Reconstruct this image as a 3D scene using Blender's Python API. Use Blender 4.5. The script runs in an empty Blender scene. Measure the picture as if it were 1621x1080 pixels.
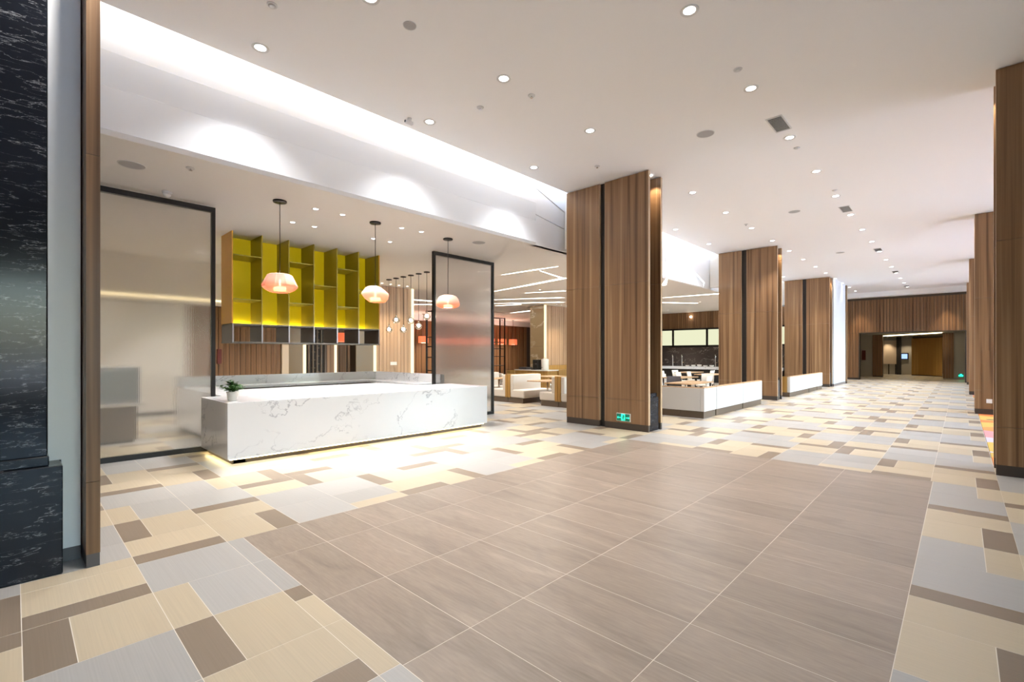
import bpy, bmesh, math, random
from mathutils import Vector, Matrix
random.seed(7)
S = bpy.context.scene
COL = S.collection
R = math.radians

# ------------------------------------------------------------------ camera
CAM_H = 1.6
F_PX, YAW, HOR = 748.0, R(43.5), 561.0
cd = bpy.data.cameras.new('camera'); cam = bpy.data.objects.new('camera', cd); COL.objects.link(cam)
cam.location = (0, 0, CAM_H)
cam.rotation_euler = (R(90), 0, YAW)
cd.sensor_fit = 'HORIZONTAL'; cd.sensor_width = 36.0
cd.lens = F_PX / 1621.0 * 36.0
cd.shift_y = (HOR - 540.0) / 1621.0
cd.clip_start = 0.05; cd.clip_end = 300
S.camera = cam

# ------------------------------------------------------------------ sky, light levels, exposure
w = bpy.data.worlds.new('sky'); S.world = w; w.use_nodes = True
nt = w.node_tree; bg = nt.nodes['Background']
sky = nt.nodes.new('ShaderNodeTexSky'); sky.sky_type = 'NISHITA'
sky.sun_disc = False; sky.sun_elevation = R(48); sky.sun_rotation = R(250); sky.air_density = 1.2; sky.dust_density = 2.0
nt.links.new(sky.outputs[0], bg.inputs[0]); bg.inputs[1].default_value = 2.25
SPOT_W = 185.0          # every recessed downlight of the high ceiling
SPOT_LOW_W = 190.0      # those of the low ceiling
STRIP_E = 7.0          # LED slots
COVE_E = 5.5
WARM = (1.0, 0.95, 0.90); WARMER = (1.0, 0.80, 0.55); COOL = (0.93, 0.96, 1.0)
S.view_settings.view_transform = 'Standard'; S.view_settings.look = 'None'
S.view_settings.gamma = 1.0; S.view_settings.use_curve_mapping = False
S.view_settings.exposure = 0.86
cy = S.cycles
cy.max_bounces = 9; cy.diffuse_bounces = 5; cy.glossy_bounces = 4; cy.transmission_bounces = 6; cy.transparent_max_bounces = 10
cy.sample_clamp_indirect = 6.0; cy.use_denoising = True
cy.caustics_reflective = False; cy.caustics_refractive = False

# ------------------------------------------------------------------ node helpers
def mat_new(name):
    m = bpy.data.materials.new(name); m.use_nodes = True
    return m, m.node_tree, m.node_tree.nodes['Principled BSDF']
def N(nt, t, **k):
    n = nt.nodes.new(t)
    for a, b in k.items(): setattr(n, a, b)
    return n
def L(nt, a, b): nt.links.new(a, b)
def ramp(nt, stops):
    r = N(nt, 'ShaderNodeValToRGB'); e = r.color_ramp.elements
    while len(e) < len(stops): e.new(0.5)
    for i, (p, c) in enumerate(stops):
        e[i].position = p; e[i].color = tuple(c) + (1,)
    return r
def mixc(nt, fac, a, b, blend='MIX'):
    m = N(nt, 'ShaderNodeMix', data_type='RGBA', blend_type=blend)
    for s, v in ((m.inputs[0], fac), (m.inputs[6], a), (m.inputs[7], b)):
        if hasattr(v, 'is_output'): L(nt, v, s)
        elif isinstance(v, (int, float)): s.default_value = v
        else: s.default_value = tuple(v) + (1,)
    return m.outputs[2]
def scaled_pos(nt, sx, sy, sz, add=None):
    g = N(nt, 'ShaderNodeNewGeometry'); v = N(nt, 'ShaderNodeVectorMath', operation='MULTIPLY')
    L(nt, g.outputs['Position'], v.inputs[0]); v.inputs[1].default_value = (sx, sy, sz)
    out = v.outputs[0]
    if add is not None:
        a = N(nt, 'ShaderNodeVectorMath', operation='ADD'); L(nt, out, a.inputs[0]); L(nt, add, a.inputs[1]); out = a.outputs[0]
    return out
def noise(nt, vec, scale=1.0, detail=3.0, rough=0.5, dist=0.0):
    n = N(nt, 'ShaderNodeTexNoise'); L(nt, vec, n.inputs['Vector'])
    n.inputs['Scale'].default_value = scale; n.inputs['Detail'].default_value = detail
    n.inputs['Roughness'].default_value = rough; n.inputs['Distortion'].default_value = dist
    return n.outputs[0]
def plain(name, c, rough=0.5, metal=0.0, spec=0.5, vary=0.04, emit=None, es=0.0):
    m, nt, b = mat_new(name)
    v = noise(nt, scaled_pos(nt, 3, 3, 3), 1.0, 4)
    lo = [max(0, x * (1 - vary)) for x in c]; hi = [min(1, x * (1 + vary)) for x in c]
    L(nt, ramp(nt, [(0.3, lo), (0.7, hi)]).outputs[0], b.inputs['Base Color'])
    b.inputs['Roughness'].default_value = rough; b.inputs['Metallic'].default_value = metal
    b.inputs['Specular IOR Level'].default_value = spec
    if emit: b.inputs['Emission Color'].default_value = tuple(emit) + (1,); b.inputs['Emission Strength'].default_value = es
    return m
def glow(name, c, s):
    m = bpy.data.materials.new(name); m.use_nodes = True; nt = m.node_tree; nt.nodes.clear()
    e = N(nt, 'ShaderNodeEmission'); e.inputs[0].default_value = tuple(c) + (1,); e.inputs[1].default_value = s
    o = N(nt, 'ShaderNodeOutputMaterial'); L(nt, e.outputs[0], o.inputs[0]); return m
def wood(name, dark, mid, light, rough=0.42, freq=11.0):
    m, nt, b = mat_new(name)
    g = N(nt, 'ShaderNodeNewGeometry'); s = N(nt, 'ShaderNodeSeparateXYZ'); L(nt, g.outputs['Position'], s.inputs[0])
    u = N(nt, 'ShaderNodeMath', operation='ADD'); L(nt, s.outputs[0], u.inputs[0]); L(nt, s.outputs[1], u.inputs[1])
    def uv(fu, fz):
        a = N(nt, 'ShaderNodeMath', operation='MULTIPLY'); L(nt, u.outputs[0], a.inputs[0]); a.inputs[1].default_value = fu
        c = N(nt, 'ShaderNodeMath', operation='MULTIPLY'); L(nt, s.outputs[2], c.inputs[0]); c.inputs[1].default_value = fz
        k = N(nt, 'ShaderNodeCombineXYZ'); L(nt, a.outputs[0], k.inputs[0]); L(nt, c.outputs[0], k.inputs[1]); return k.outputs[0]
    n1 = noise(nt, uv(freq, 0.16), 1.0, 2.0, 0.5); n2 = noise(nt, uv(freq * 6, 0.6), 1.0, 4.0, 0.6)
    c1 = ramp(nt, [(0.34, dark), (0.46, mid), (0.55, mid), (0.67, light)]); L(nt, n1, c1.inputs[0])
    c2 = ramp(nt, [(0.3, (0.74, 0.72, 0.70)), (0.7, (1.0, 1.0, 1.0))]); L(nt, n2, c2.inputs[0])
    L(nt, mixc(nt, 0.8, c1.outputs[0], c2.outputs[0], 'MULTIPLY'), b.inputs['Base Color'])
    b.inputs['Roughness'].default_value = rough; b.inputs['Specular IOR Level'].default_value = 0.35
    return m
def marble(name, base, vein, scale=1.0, stretch=(1, 1, 1), width=0.025, rough=0.12, spec=0.5):
    m, nt, b = mat_new(name)
    p = scaled_pos(nt, *[scale * k for k in stretch])
    d = noise(nt, p, 1.6, 5, 0.6); 
    off = N(nt, 'ShaderNodeVectorMath', operation='SCALE'); cmb = N(nt, 'ShaderNodeCombineXYZ')
    for i in range(3): L(nt, d, cmb.inputs[i])
    L(nt, cmb.outputs[0], off.inputs[0]); off.inputs['Scale'].default_value = 1.3
    add = N(nt, 'ShaderNodeVectorMath', operation='ADD'); L(nt, p, add.inputs[0]); L(nt, off.outputs[0], add.inputs[1])
    n = noise(nt, add.outputs[0], 0.9, 3.5, 0.5)
    def band(src, wd):
        a = N(nt, 'ShaderNodeMath', operation='SUBTRACT'); L(nt, src, a.inputs[0]); a.inputs[1].default_value = 0.5
        c = N(nt, 'ShaderNodeMath', operation='ABSOLUTE'); L(nt, a.outputs[0], c.inputs[0])
        r = ramp(nt, [(0.0, (1, 1, 1)), (wd, (0, 0, 0))]); L(nt, c.outputs[0], r.inputs[0]); return r.outputs[0]
    mask = noise(nt, p, 0.7, 3); mr = ramp(nt, [(0.36, (0, 0, 0)), (0.56, (1, 1, 1))]); L(nt, mask, mr.inputs[0])
    v = mixc(nt, 1.0, band(n, width), mr.outputs[0], 'MULTIPLY')
    tint = ramp(nt, [(0.3, [x * 0.93 for x in base]), (0.7, base)]); L(nt, noise(nt, p, 0.5, 4), tint.inputs[0])
    L(nt, mixc(nt, v, tint.outputs[0], vein), b.inputs['Base Color'])
    b.inputs['Roughness'].default_value = rough; b.inputs['Specular IOR Level'].default_value = spec
    return m
def floor_mat(name, c, rough=0.34, stone=False):
    m, nt, b = mat_new(name)
    oi = N(nt, 'ShaderNodeObjectInfo')
    r3 = N(nt, 'ShaderNodeCombineXYZ'); mm = N(nt, 'ShaderNodeMath', operation='MULTIPLY'); L(nt, oi.outputs['Random'], mm.inputs[0]); mm.inputs[1].default_value = 37.0
    for i in range(3): L(nt, mm.outputs[0], r3.inputs[i])
    if stone:
        v = scaled_pos(nt, 0.9, 5.5, 1.0, r3.outputs[0])
        n = noise(nt, v, 1.0, 5, 0.55, 0.9); cr = ramp(nt, [(0.25, [x * 0.74 for x in c]), (0.5, c), (0.62, [x * 1.02 for x in c]), (0.78, [min(1, x * 1.35) for x in c])])
        L(nt, n, cr.inputs[0])
        f = noise(nt, scaled_pos(nt, 8, 60, 1), 1.0, 3); fr = ramp(nt, [(0.3, (0.88,) * 3), (0.7, (1.05,) * 3)]); L(nt, f, fr.inputs[0])
        col = mixc(nt, 1.0, cr.outputs[0], fr.outputs[0], 'MULTIPLY')
    else:
        f = noise(nt, scaled_pos(nt, 1.3, 120, 1), 1.0, 2); cr = ramp(nt, [(0.3, [x * 0.95 for x in c]), (0.7, [min(1, x * 1.04) for x in c])]); L(nt, f, cr.inputs[0]); col = cr.outputs[0]
    vr = ramp(nt, [(0.0, (0.93,) * 3), (1.0, (1.06,) * 3)]); L(nt, oi.outputs['Random'], vr.inputs[0])
    L(nt, mixc(nt, 1.0, col, vr.outputs[0], 'MULTIPLY'), b.inputs['Base Color'])
    b.inputs['Roughness'].default_value = rough; b.inputs['Specular IOR Level'].default_value = 0.5
    return m
def thin_glass(name, tint=(0.95, 0.97, 0.97)):
    m = bpy.data.materials.new(name); m.use_nodes = True; nt = m.node_tree; nt.nodes.clear()
    t = N(nt, 'ShaderNodeBsdfTransparent'); t.inputs[0].default_value = tuple(tint) + (1,)
    g = N(nt, 'ShaderNodeBsdfGlossy'); g.inputs['Roughness'].default_value = 0.02
    f = N(nt, 'ShaderNodeFresnel'); f.inputs[0].default_value = 1.45
    x = N(nt, 'ShaderNodeMixShader'); L(nt, f.outputs[0], x.inputs[0]); L(nt, t.outputs[0], x.inputs[1]); L(nt, g.outputs[0], x.inputs[2])
    o = N(nt, 'ShaderNodeOutputMaterial'); L(nt, x.outputs[0], o.inputs[0]); return m
def reeded_glass(name, tint, rough=0.3, milk=0.3):
    m, nt, b = mat_new(name)
    b.inputs['Base Color'].default_value = tuple(tint) + (1,); b.inputs['Transmission Weight'].default_value = 1.0
    b.inputs['Roughness'].default_value = rough; b.inputs['IOR'].default_value = 1.25
    g = N(nt, 'ShaderNodeTexWave', bands_direction='Y'); L(nt, scaled_pos(nt, 1, 1, 1), g.inputs['Vector']); g.inputs['Scale'].default_value = 14
    bp = N(nt, 'ShaderNodeBump'); bp.inputs['Strength'].default_value = 0.25; bp.inputs['Distance'].default_value = 0.004
    L(nt, g.outputs[0], bp.inputs['Height']); L(nt, bp.outputs[0], b.inputs['Normal'])
    tr = N(nt, 'ShaderNodeBsdfTranslucent'); tr.inputs[0].default_value = tuple(tint) + (1,)
    df = N(nt, 'ShaderNodeBsdfDiffuse'); df.inputs[0].default_value = tuple(tint) + (1,)
    x1 = N(nt, 'ShaderNodeMixShader'); x1.inputs[0].default_value = 0.5; L(nt, tr.outputs[0], x1.inputs[1]); L(nt, df.outputs[0], x1.inputs[2])
    x = N(nt, 'ShaderNodeMixShader'); x.inputs[0].default_value = milk; L(nt, b.outputs[0], x.inputs[1]); L(nt, x1.outputs[0], x.inputs[2])
    L(nt, x.outputs[0], nt.nodes['Material Output'].inputs[0]); return m
def shade_glass(name, top, bottom, z0, z1):
    m, nt, b = mat_new(name)
    g = N(nt, 'ShaderNodeTexCoord'); s = N(nt, 'ShaderNodeSeparateXYZ'); L(nt, g.outputs['Object'], s.inputs[0])
    mr = N(nt, 'ShaderNodeMapRange'); L(nt, s.outputs[2], mr.inputs[0]); mr.inputs[1].default_value = z0; mr.inputs[2].default_value = z1
    c = ramp(nt, [(0.0, bottom), (0.38, [0.6 * p + 0.4 * q for p, q in zip(bottom, top)]), (0.7, top)]); L(nt, mr.outputs[0], c.inputs[0])
    tr = N(nt, 'ShaderNodeBsdfTranslucent'); df = N(nt, 'ShaderNodeBsdfDiffuse'); tp = N(nt, 'ShaderNodeBsdfTransparent')
    for q in (tr, df, tp): L(nt, c.outputs[0], q.inputs[0])
    gl = N(nt, 'ShaderNodeBsdfGlossy'); gl.inputs['Roughness'].default_value = 0.08
    x1 = N(nt, 'ShaderNodeMixShader'); x1.inputs[0].default_value = 0.45; L(nt, tr.outputs[0], x1.inputs[1]); L(nt, df.outputs[0], x1.inputs[2])
    x2 = N(nt, 'ShaderNodeMixShader'); x2.inputs[0].default_value = 0.30; L(nt, x1.outputs[0], x2.inputs[1]); L(nt, tp.outputs[0], x2.inputs[2])
    x3 = N(nt, 'ShaderNodeMixShader'); x3.inputs[0].default_value = 0.06; L(nt, x2.outputs[0], x3.inputs[1]); L(nt, gl.outputs[0], x3.inputs[2])
    L(nt, x3.outputs[0], nt.nodes['Material Output'].inputs[0]); return m

# ------------------------------------------------------------------ materials
M = {}
M['ceil'] = plain('ceiling_paint', (0.93, 0.915, 0.91), 0.7, vary=0.01)
M['ceil_low'] = plain('low_ceiling_paint', (0.86, 0.83, 0.80), 0.7, vary=0.01)
M['white'] = plain('white_paint', (0.84, 0.84, 0.84), 0.55, vary=0.015)
M['fascia'] = plain('white_lacquer', (0.92, 0.92, 0.93), 0.35, vary=0.01)
M['grey_wall'] = plain('grey_wall_paint', (0.36, 0.33, 0.28), 0.6)
M['wood'] = wood('walnut_veneer', (0.130, 0.068, 0.033), (0.262, 0.148, 0.074), (0.40, 0.25, 0.135))
M['wood_edge'] = wood('veneer_edge', (0.42, 0.27, 0.16), (0.50, 0.34, 0.21), (0.58, 0.41, 0.27))
M['wood_far'] = wood('slat_wood', (0.135, 0.065, 0.030), (0.225, 0.12, 0.058), (0.32, 0.185, 0.095), freq=17)
M['wood_pale'] = wood('pale_slat_wood', (0.37, 0.24, 0.15), (0.48, 0.32, 0.21), (0.56, 0.40, 0.27), freq=17)
M['wood_gold'] = wood('golden_wood', (0.36, 0.19, 0.045), (0.45, 0.25, 0.07), (0.52, 0.31, 0.10))
M['wood_top'] = wood('oak_cap', (0.46, 0.28, 0.14), (0.56, 0.36, 0.20), (0.62, 0.43, 0.26))
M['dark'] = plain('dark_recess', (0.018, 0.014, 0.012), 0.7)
M['kick'] = plain('dark_plinth', (0.052, 0.038, 0.030), 0.45)
M['grey_kick'] = plain('grey_plinth', (0.095, 0.088, 0.092), 0.45)
M['cool_white'] = plain('cool_white_wall', (0.62, 0.65, 0.70), 0.6, vary=0.01)
M['brown'] = plain('brown_plinth', (0.125, 0.088, 0.060), 0.5)
M['black_metal'] = plain('black_metal', (0.022, 0.020, 0.020), 0.38, 0.6)
M['grey_metal'] = plain('grey_metal', (0.30, 0.28, 0.30), 0.35, 0.7)
M['chrome'] = plain('chrome', (0.75, 0.73, 0.70), 0.15, 1.0)
M['white_marble'] = marble('white_marble', (0.77, 0.78, 0.81), (0.38, 0.39, 0.44), 1.15, (1, 1, 1.25), 0.010)
M['black_marble'] = marble('black_marble', (0.012, 0.014, 0.020), (0.30, 0.31, 0.33), 4.5, (1, 0.8, 4.5), 0.010, 0.13, 0.16)
M['gold_marble'] = marble('gold_marble', (0.46, 0.34, 0.20), (0.72, 0.62, 0.46), 0.8, (1, 1, 2.0), 0.03)
M['dark_stone'] = marble('dark_stone', (0.06, 0.048, 0.045), (0.30, 0.26, 0.24), 1.5, (1, 1, 2), 0.01, 0.2)
M['beige_tile'] = floor_mat('beige_tile', (0.56, 0.475, 0.345))
M['grey_tile'] = floor_mat('grey_tile', (0.43, 0.42, 0.405))
M['taupe_tile'] = floor_mat('taupe_tile', (0.26, 0.205, 0.155))
M['stone'] = floor_mat('stone_tile', (0.335, 0.275, 0.225), 0.33, True)
M['grout'] = plain('grout', (0.80, 0.74, 0.66), 0.8)
M['cream'] = plain('cream_leather', (0.66, 0.60, 0.53), 0.45)
M['white_leather'] = plain('white_leather', (0.64, 0.63, 0.63), 0.4)
M['ivory'] = plain('ivory_plastic', (0.82, 0.79, 0.74), 0.4)
M['charcoal'] = plain('charcoal_fabric', (0.07, 0.06, 0.065), 0.8)
M['yellow'] = plain('dark_yellow', (0.34, 0.27, 0.025), 0.35, vary=0.03)  # darker yellow than the back panel, for dividers, linings and boards
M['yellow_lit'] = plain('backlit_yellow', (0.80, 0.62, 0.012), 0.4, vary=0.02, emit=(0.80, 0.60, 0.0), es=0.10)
M['orange_side'] = plain('amber_side', (0.60, 0.30, 0.02), 0.4)
M['shelf_dark'] = plain('dark_shelf_box', (0.07, 0.06, 0.05), 0.35)
M['glass_warm'] = reeded_glass('reeded_glass', (0.97, 0.95, 0.91), 0.13, 0.18)
M['glass_cool'] = reeded_glass('reeded_glass_pale', (0.96, 0.95, 0.95), 0.13, 0.22)
M['glass'] = thin_glass('clear_glass')
M['lens'] = glow('downlight_lens', (1.0, 0.98, 0.94), 9.0)
M['strip'] = glow('led_slot', (1.0, 0.93, 0.80), STRIP_E)
M['strip_v'] = glow('led_bar', (1.0, 0.80, 0.45), 1.1)
M['lobby_led'] = glow('lobby_led', (1.0, 0.82, 0.48), 4.5)
M['cove'] = glow('cove_led', (1.0, 0.74, 0.30), COVE_E)
M['cove_toe'] = glow('toe_led', (1.0, 0.82, 0.42), 7.0)
M['shelf_led'] = glow('shelf_led', (1.0, 0.90, 0.45), 22.0)
M['bulb'] = glow('bulb', (1.0, 0.90, 0.75), 14.0)
M['lamp_core'] = glow('lamp_core', (1.0, 0.93, 0.82), 5.5)
M['green_sign'] = glow('exit_sign_green', (0.03, 0.95, 0.50), 1.3)
M['sign_dark'] = plain('sign_dark', (0.0, 0.09, 0.06), 0.4, emit=(0, 0.35, 0.2), es=0.15)
M['kitchen_panel'] = glow('backlit_panel', (0.86, 0.87, 0.60), 0.55)
M['screen'] = glow('lit_screen', (0.35, 0.52, 1.0), 0.9)
M['orange_shade'] = plain('orange_shade', (0.90, 0.24, 0.12), 0.6, emit=(1.0, 0.20, 0.08), es=0.45)
M['shade_pink'] = shade_glass('salmon_glass', (0.95, 0.70, 0.62), (0.95, 0.30, 0.13), -0.15, 0.15)
M['clear_bulb'] = thin_glass('clear_bulb_glass', (0.9, 0.88, 0.85))
M['leaf'] = plain('leaf', (0.022, 0.105, 0.010), 0.45, vary=0.4)
M['leaf_light'] = plain('leaf_light', (0.07, 0.22, 0.02), 0.45, vary=0.3)
M['soil'] = plain('soil', (0.05, 0.035, 0.02), 0.9)
M['speaker'] = plain('speaker_grille', (0.42, 0.41, 0.41), 0.7)
M['vent'] = plain('vent_grey', (0.42, 0.41, 0.40), 0.5)
M['vent_dark'] = plain('vent_dark', (0.03, 0.03, 0.03), 0.7)
M['plastic'] = plain('white_plastic', (0.72, 0.71, 0.70), 0.4)
M['red_box'] = plain('red_cabinet', (0.10, 0.010, 0.006), 0.4)
M['paving'] = plain('outdoor_paving', (0.80, 0.78, 0.76), 0.8)
M['lattice'] = plain('carved_screen', (0.10, 0.065, 0.04), 0.45)
M['plaster_beige'] = plain('beige_panel', (0.60, 0.49, 0.37), 0.5)
M['tan_panel'] = plain('tan_panel', (0.15, 0.092, 0.036), 0.3)
def carpet_mat():
    m, nt, b = mat_new('patterned_carpet')
    v = N(nt, 'ShaderNodeTexVoronoi'); L(nt, scaled_pos(nt, 0.9, 1.1, 1), v.inputs['Vector']); v.inputs['Scale'].default_value = 1.0
    s = N(nt, 'ShaderNodeSeparateColor'); L(nt, v.outputs['Color'], s.inputs[0])
    c = ramp(nt, [(0.0, (0.75, 0.22, 0.05)), (0.25, (0.72, 0.30, 0.30)), (0.45, (0.66, 0.45, 0.10)), (0.65, (0.62, 0.55, 0.62)), (0.85, (0.78, 0.30, 0.08))]); c.color_ramp.interpolation = 'CONSTANT'
    L(nt, s.outputs[0], c.inputs[0])
    sp = N(nt, 'ShaderNodeTexVoronoi'); L(nt, scaled_pos(nt, 1.6, 1.6, 1), sp.inputs['Vector']); sp.inputs['Scale'].default_value = 1.0
    r = ramp(nt, [(0.12, (1, 1, 1)), (0.15, (0, 0, 0))]); L(nt, sp.outputs['Distance'], r.inputs[0])
    L(nt, mixc(nt, r.outputs[0], c.outputs[0], (0.03, 0.02, 0.03)), b.inputs['Base Color']); b.inputs['Roughness'].default_value = 0.95
    return m
M['carpet'] = carpet_mat()

# ------------------------------------------------------------------ mesh builder
class MB:
    def __init__(s): s.v = []; s.f = []; s.mi = []; s.sm = []
    def add(s, vs, fs, mi=0, smooth=False):
        o = len(s.v); s.v += [tuple(p) for p in vs]; s.f += [tuple(i + o for i in f) for f in fs]
        s.mi += [mi] * len(fs); s.sm += [smooth] * len(fs); return s
    def box(s, x0, x1, y0, y1, z0, z1, mi=0):
        v = [(x, y, z) for z in (z0, z1) for y in (y0, y1) for x in (x0, x1)]
        return s.add(v, [(0, 2, 3, 1), (4, 5, 7, 6), (0, 1, 5, 4), (2, 6, 7, 3), (0, 4, 6, 2), (1, 3, 7, 5)], mi)
    def slab(s, pts, z0, z1, mi=0):
        n = len(pts); a = sum(pts[i][0] * pts[(i + 1) % n][1] - pts[(i + 1) % n][0] * pts[i][1] for i in range(n))
        if a < 0: pts = pts[::-1]
        v = [(x, y, z0) for x, y in pts] + [(x, y, z1) for x, y in pts]
        return s.add(v, [tuple(range(n - 1, -1, -1)), tuple(range(n, 2 * n))] + [(i, (i + 1) % n, n + (i + 1) % n, n + i) for i in range(n)], mi)
    def lathe(s, prof, cx=0, cy=0, cz=0, n=20, mi=0, caps=True, smooth=True, sx=1, sy=1, skew=(0, 0)):
        v = []; f = []
        for (r, z) in prof:
            for k in range(n):
                a = 2 * math.pi * k / n; v.append((cx + r * sx * math.cos(a) + skew[0] * z, cy + r * sy * math.sin(a) + skew[1] * z, cz + z))
        for i in range(len(prof) - 1):
            for k in range(n):
                f.append((i * n + k, i * n + (k + 1) % n, (i + 1) * n + (k + 1) % n, (i + 1) * n + k))
        s.add(v, f, mi, smooth)
        if caps:
            o = len(s.v) - len(v); m = len(prof) - 1
            if prof[0][0] > 1e-6: s.f.append(tuple(o + k for k in range(n - 1, -1, -1))); s.mi.append(mi); s.sm.append(False)
            if prof[-1][0] > 1e-6: s.f.append(tuple(o + m * n + k for k in range(n))); s.mi.append(mi); s.sm.append(False)
        return s
    def cyl(s, cx, cy, z0, z1, r, n=16, mi=0): return s.lathe([(r, z0), (r, z1)], cx, cy, 0, n, mi, True, True)
    def tube(s, pts, r, n=8, mi=0):
        pts = [Vector(p) for p in pts]; v = []; f = []
        for i, p in enumerate(pts):
            d = (pts[min(i + 1, len(pts) - 1)] - pts[max(i - 1, 0)]).normalized()
            a = Vector((0, 0, 1)) if abs(d.z) < 0.9 else Vector((1, 0, 0))
            e1 = d.cross(a).normalized(); e2 = d.cross(e1)
            for k in range(n):
                t = 2 * math.pi * k / n; v.append(p + r * (math.cos(t) * e1 + math.sin(t) * e2))
        for i in range(len(pts) - 1):
            for k in range(n): f.append((i * n + k, i * n + (k + 1) % n, (i + 1) * n + (k + 1) % n, (i + 1) * n + k))
        f.append(tuple(range(n - 1, -1, -1))); f.append(tuple((len(pts) - 1) * n + k for k in range(n)))
        return s.add(v, f, mi, True)
    def mesh(s, name, mats, org=(0, 0, 0), bevel=0, seg=2):
        me = bpy.data.meshes.new(name)
        me.from_pydata([(x - org[0], y - org[1], z - org[2]) for x, y, z in s.v], [], s.f)
        for m in (mats if isinstance(mats, (list, tuple)) else [mats]): me.materials.append(m)
        me.polygons.foreach_set('material_index', s.mi); me.polygons.foreach_set('use_smooth', s.sm); me.update()
        if bevel:
            bm = bmesh.new(); bm.from_mesh(me)
            bmesh.ops.bevel(bm, geom=list(bm.edges), offset=bevel, segments=seg, affect='EDGES', profile=0.5)
            bm.to_mesh(me); bm.free()
        return me
def link(name, me, parent=None, loc=(0, 0, 0), rot=(0, 0, 0)):
    o = bpy.data.objects.new(name, me); COL.objects.link(o); o.location = loc; o.rotation_euler = rot
    if parent is not None: o.parent = parent
    return o
def tag(o, label=None, cat=None, group=None, kind=None):
    if label: o['label'] = label
    if cat: o['category'] = cat
    if group: o['group'] = group
    if kind: o['kind'] = kind
    return o
def thing(name, label, cat, loc=(0, 0, 0), group=None, rotz=0):
    o = bpy.data.objects.new(name, None); COL.objects.link(o); o.location = loc; o.rotation_euler = (0, 0, rotz)
    o.empty_display_size = 0.1
    return tag(o, label, cat, group)
def part(t, name, mb, mat, bevel=0, org=None, kind=None, label=None, seg=2):
    """mesh given in world coordinates, child of thing t (unless org is given as the origin of the coordinates)"""
    o = t; acc = Vector((0, 0, 0))
    if org is None:
        while o is not None: acc += Vector(o.location); o = o.parent
    else: acc = Vector(org)
    ob = link(name, mb.mesh(name, mat, acc, bevel, seg), t)
    return tag(ob, label, kind=kind)
def structure(name, mb=None, mat=None, label=None):
    o = link(name, mb.mesh(name, mat)) if mb else bpy.data.objects.new(name, None)
    if not mb: COL.objects.link(o)
    return tag(o, label or name.replace('_', ' '), None, None, 'structure')
def clone(o, loc=None, label=None, parent=None, rotz=None):
    c = o.copy(); COL.objects.link(c)
    if parent is not None: c.parent = parent
    if loc is not None: c.location = loc
    if rotz is not None: c.rotation_euler = (0, 0, rotz)
    if label: c['label'] = label
    for ch in list(o.children):
        if ch.type == 'LIGHT' or ch.type in ('MESH', 'EMPTY'): clone(ch, parent=c)
    return c
def spot(parent, loc, power, col=WARM, size=R(95), blend=0.7, radius=0.05, rot=(0, 0, 0)):
    ld = bpy.data.lights.get('spot_%g_%g_%g' % (power, col[2], size))
    if ld is None:
        ld = bpy.data.lights.new('spot_%g_%g_%g' % (power, col[2], size), 'SPOT'); ld.energy = power; ld.color = col
        ld.spot_size = size; ld.spot_blend = blend; ld.shadow_soft_size = radius
    o = bpy.data.objects.new('lamp', ld); COL.objects.link(o); o.location = loc; o.rotation_euler = rot
    if parent is not None: o.parent = parent
    return o
B = lambda *a: MB().box(*a)

# ================================================================== FLOOR
PX = lambda n: -0.27 - 0.61 * n
PY = lambda m: 0.03 + 0.61 * m
floor = structure('floor', B(-30, 0.345, -7, 52, -0.12, -0.0007).box(0.345, 9.0, -7, 9.64, -0.12, -0.0007), M['grout'], 'tiled floor of beige, grey and taupe rectangles')
# one 4 x 4 block of 61 cm modules; rectangles (u0,u1,v0,v1,colour), u across (towards +X), v along the hall
b_, g_, t_ = 0, 1, 2
full = lambda c: [(0, .61, 0, .61, c)]
low = lambda c, d: [(0, .61, 0, .2, c), (0, .61, .2, .61, d)]
high = lambda c, d: [(0, .61, .41, .61, c), (0, .61, 0, .41, d)]
left = lambda c, d: [(0, .2, 0, .61, c), (.2, .61, 0, .61, d)]
right = lambda c, d: [(.41, .61, 0, .61, c), (0, .41, 0, .61, d)]
PAT = {(0, 0): full(g_), (3, 0): right(b_, g_), (2, 0): right(t_, b_), (1, 0): low(t_, b_),
       (0, 1): low(t_, b_), (3, 1): right(t_, b_), (2, 1): full(g_), (1, 1): low(b_, g_),
       (3, 2): high(t_, b_), (0, 2): left(t_, b_), (1, 2): full(g_), (2, 2): high(b_, g_),
       (2, 3): high(t_, b_), (1, 3): left(t_, b_), (0, 3): full(g_), (3, 3): full(g_)}
BR = (-4.54, -0.25, 1.375, 7.96)          # the stone-tiled field
def clip(x0, x1, y0, y1):
    """cut a rectangle by the stone field; returns what is left outside"""
    X0, X1, Y0, Y1 = BR
    if x1 <= X0 or x0 >= X1 or y1 <= Y0 or y0 >= Y1: return [(x0, x1, y0, y1)]
    out = []
    if x0 < X0: out.append((x0, X0, y0, y1))
    if x1 > X1: out.append((X1, x1, y0, y1))
    a, c = max(x0, X0), min(x1, X1)
    if y0 < Y0: out.append((a, c, y0, Y0))
    if y1 > Y1: out.append((a, c, Y1, y1))
    return [r for r in out if r[1] - r[0] > 0.03 and r[3] - r[2] > 0.03]
cs, sn = math.cos(YAW), math.sin(YAW)
def seen_size(x, y, wx, wy):
    d = -x * sn + y * cs; r = x * cs + y * sn
    if d < 0.9 or abs(r / d) > 1.12 or CAM_H / d > 0.74: return 0
    return wx * wy * CAM_H / d ** 3
tiles = []
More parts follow.
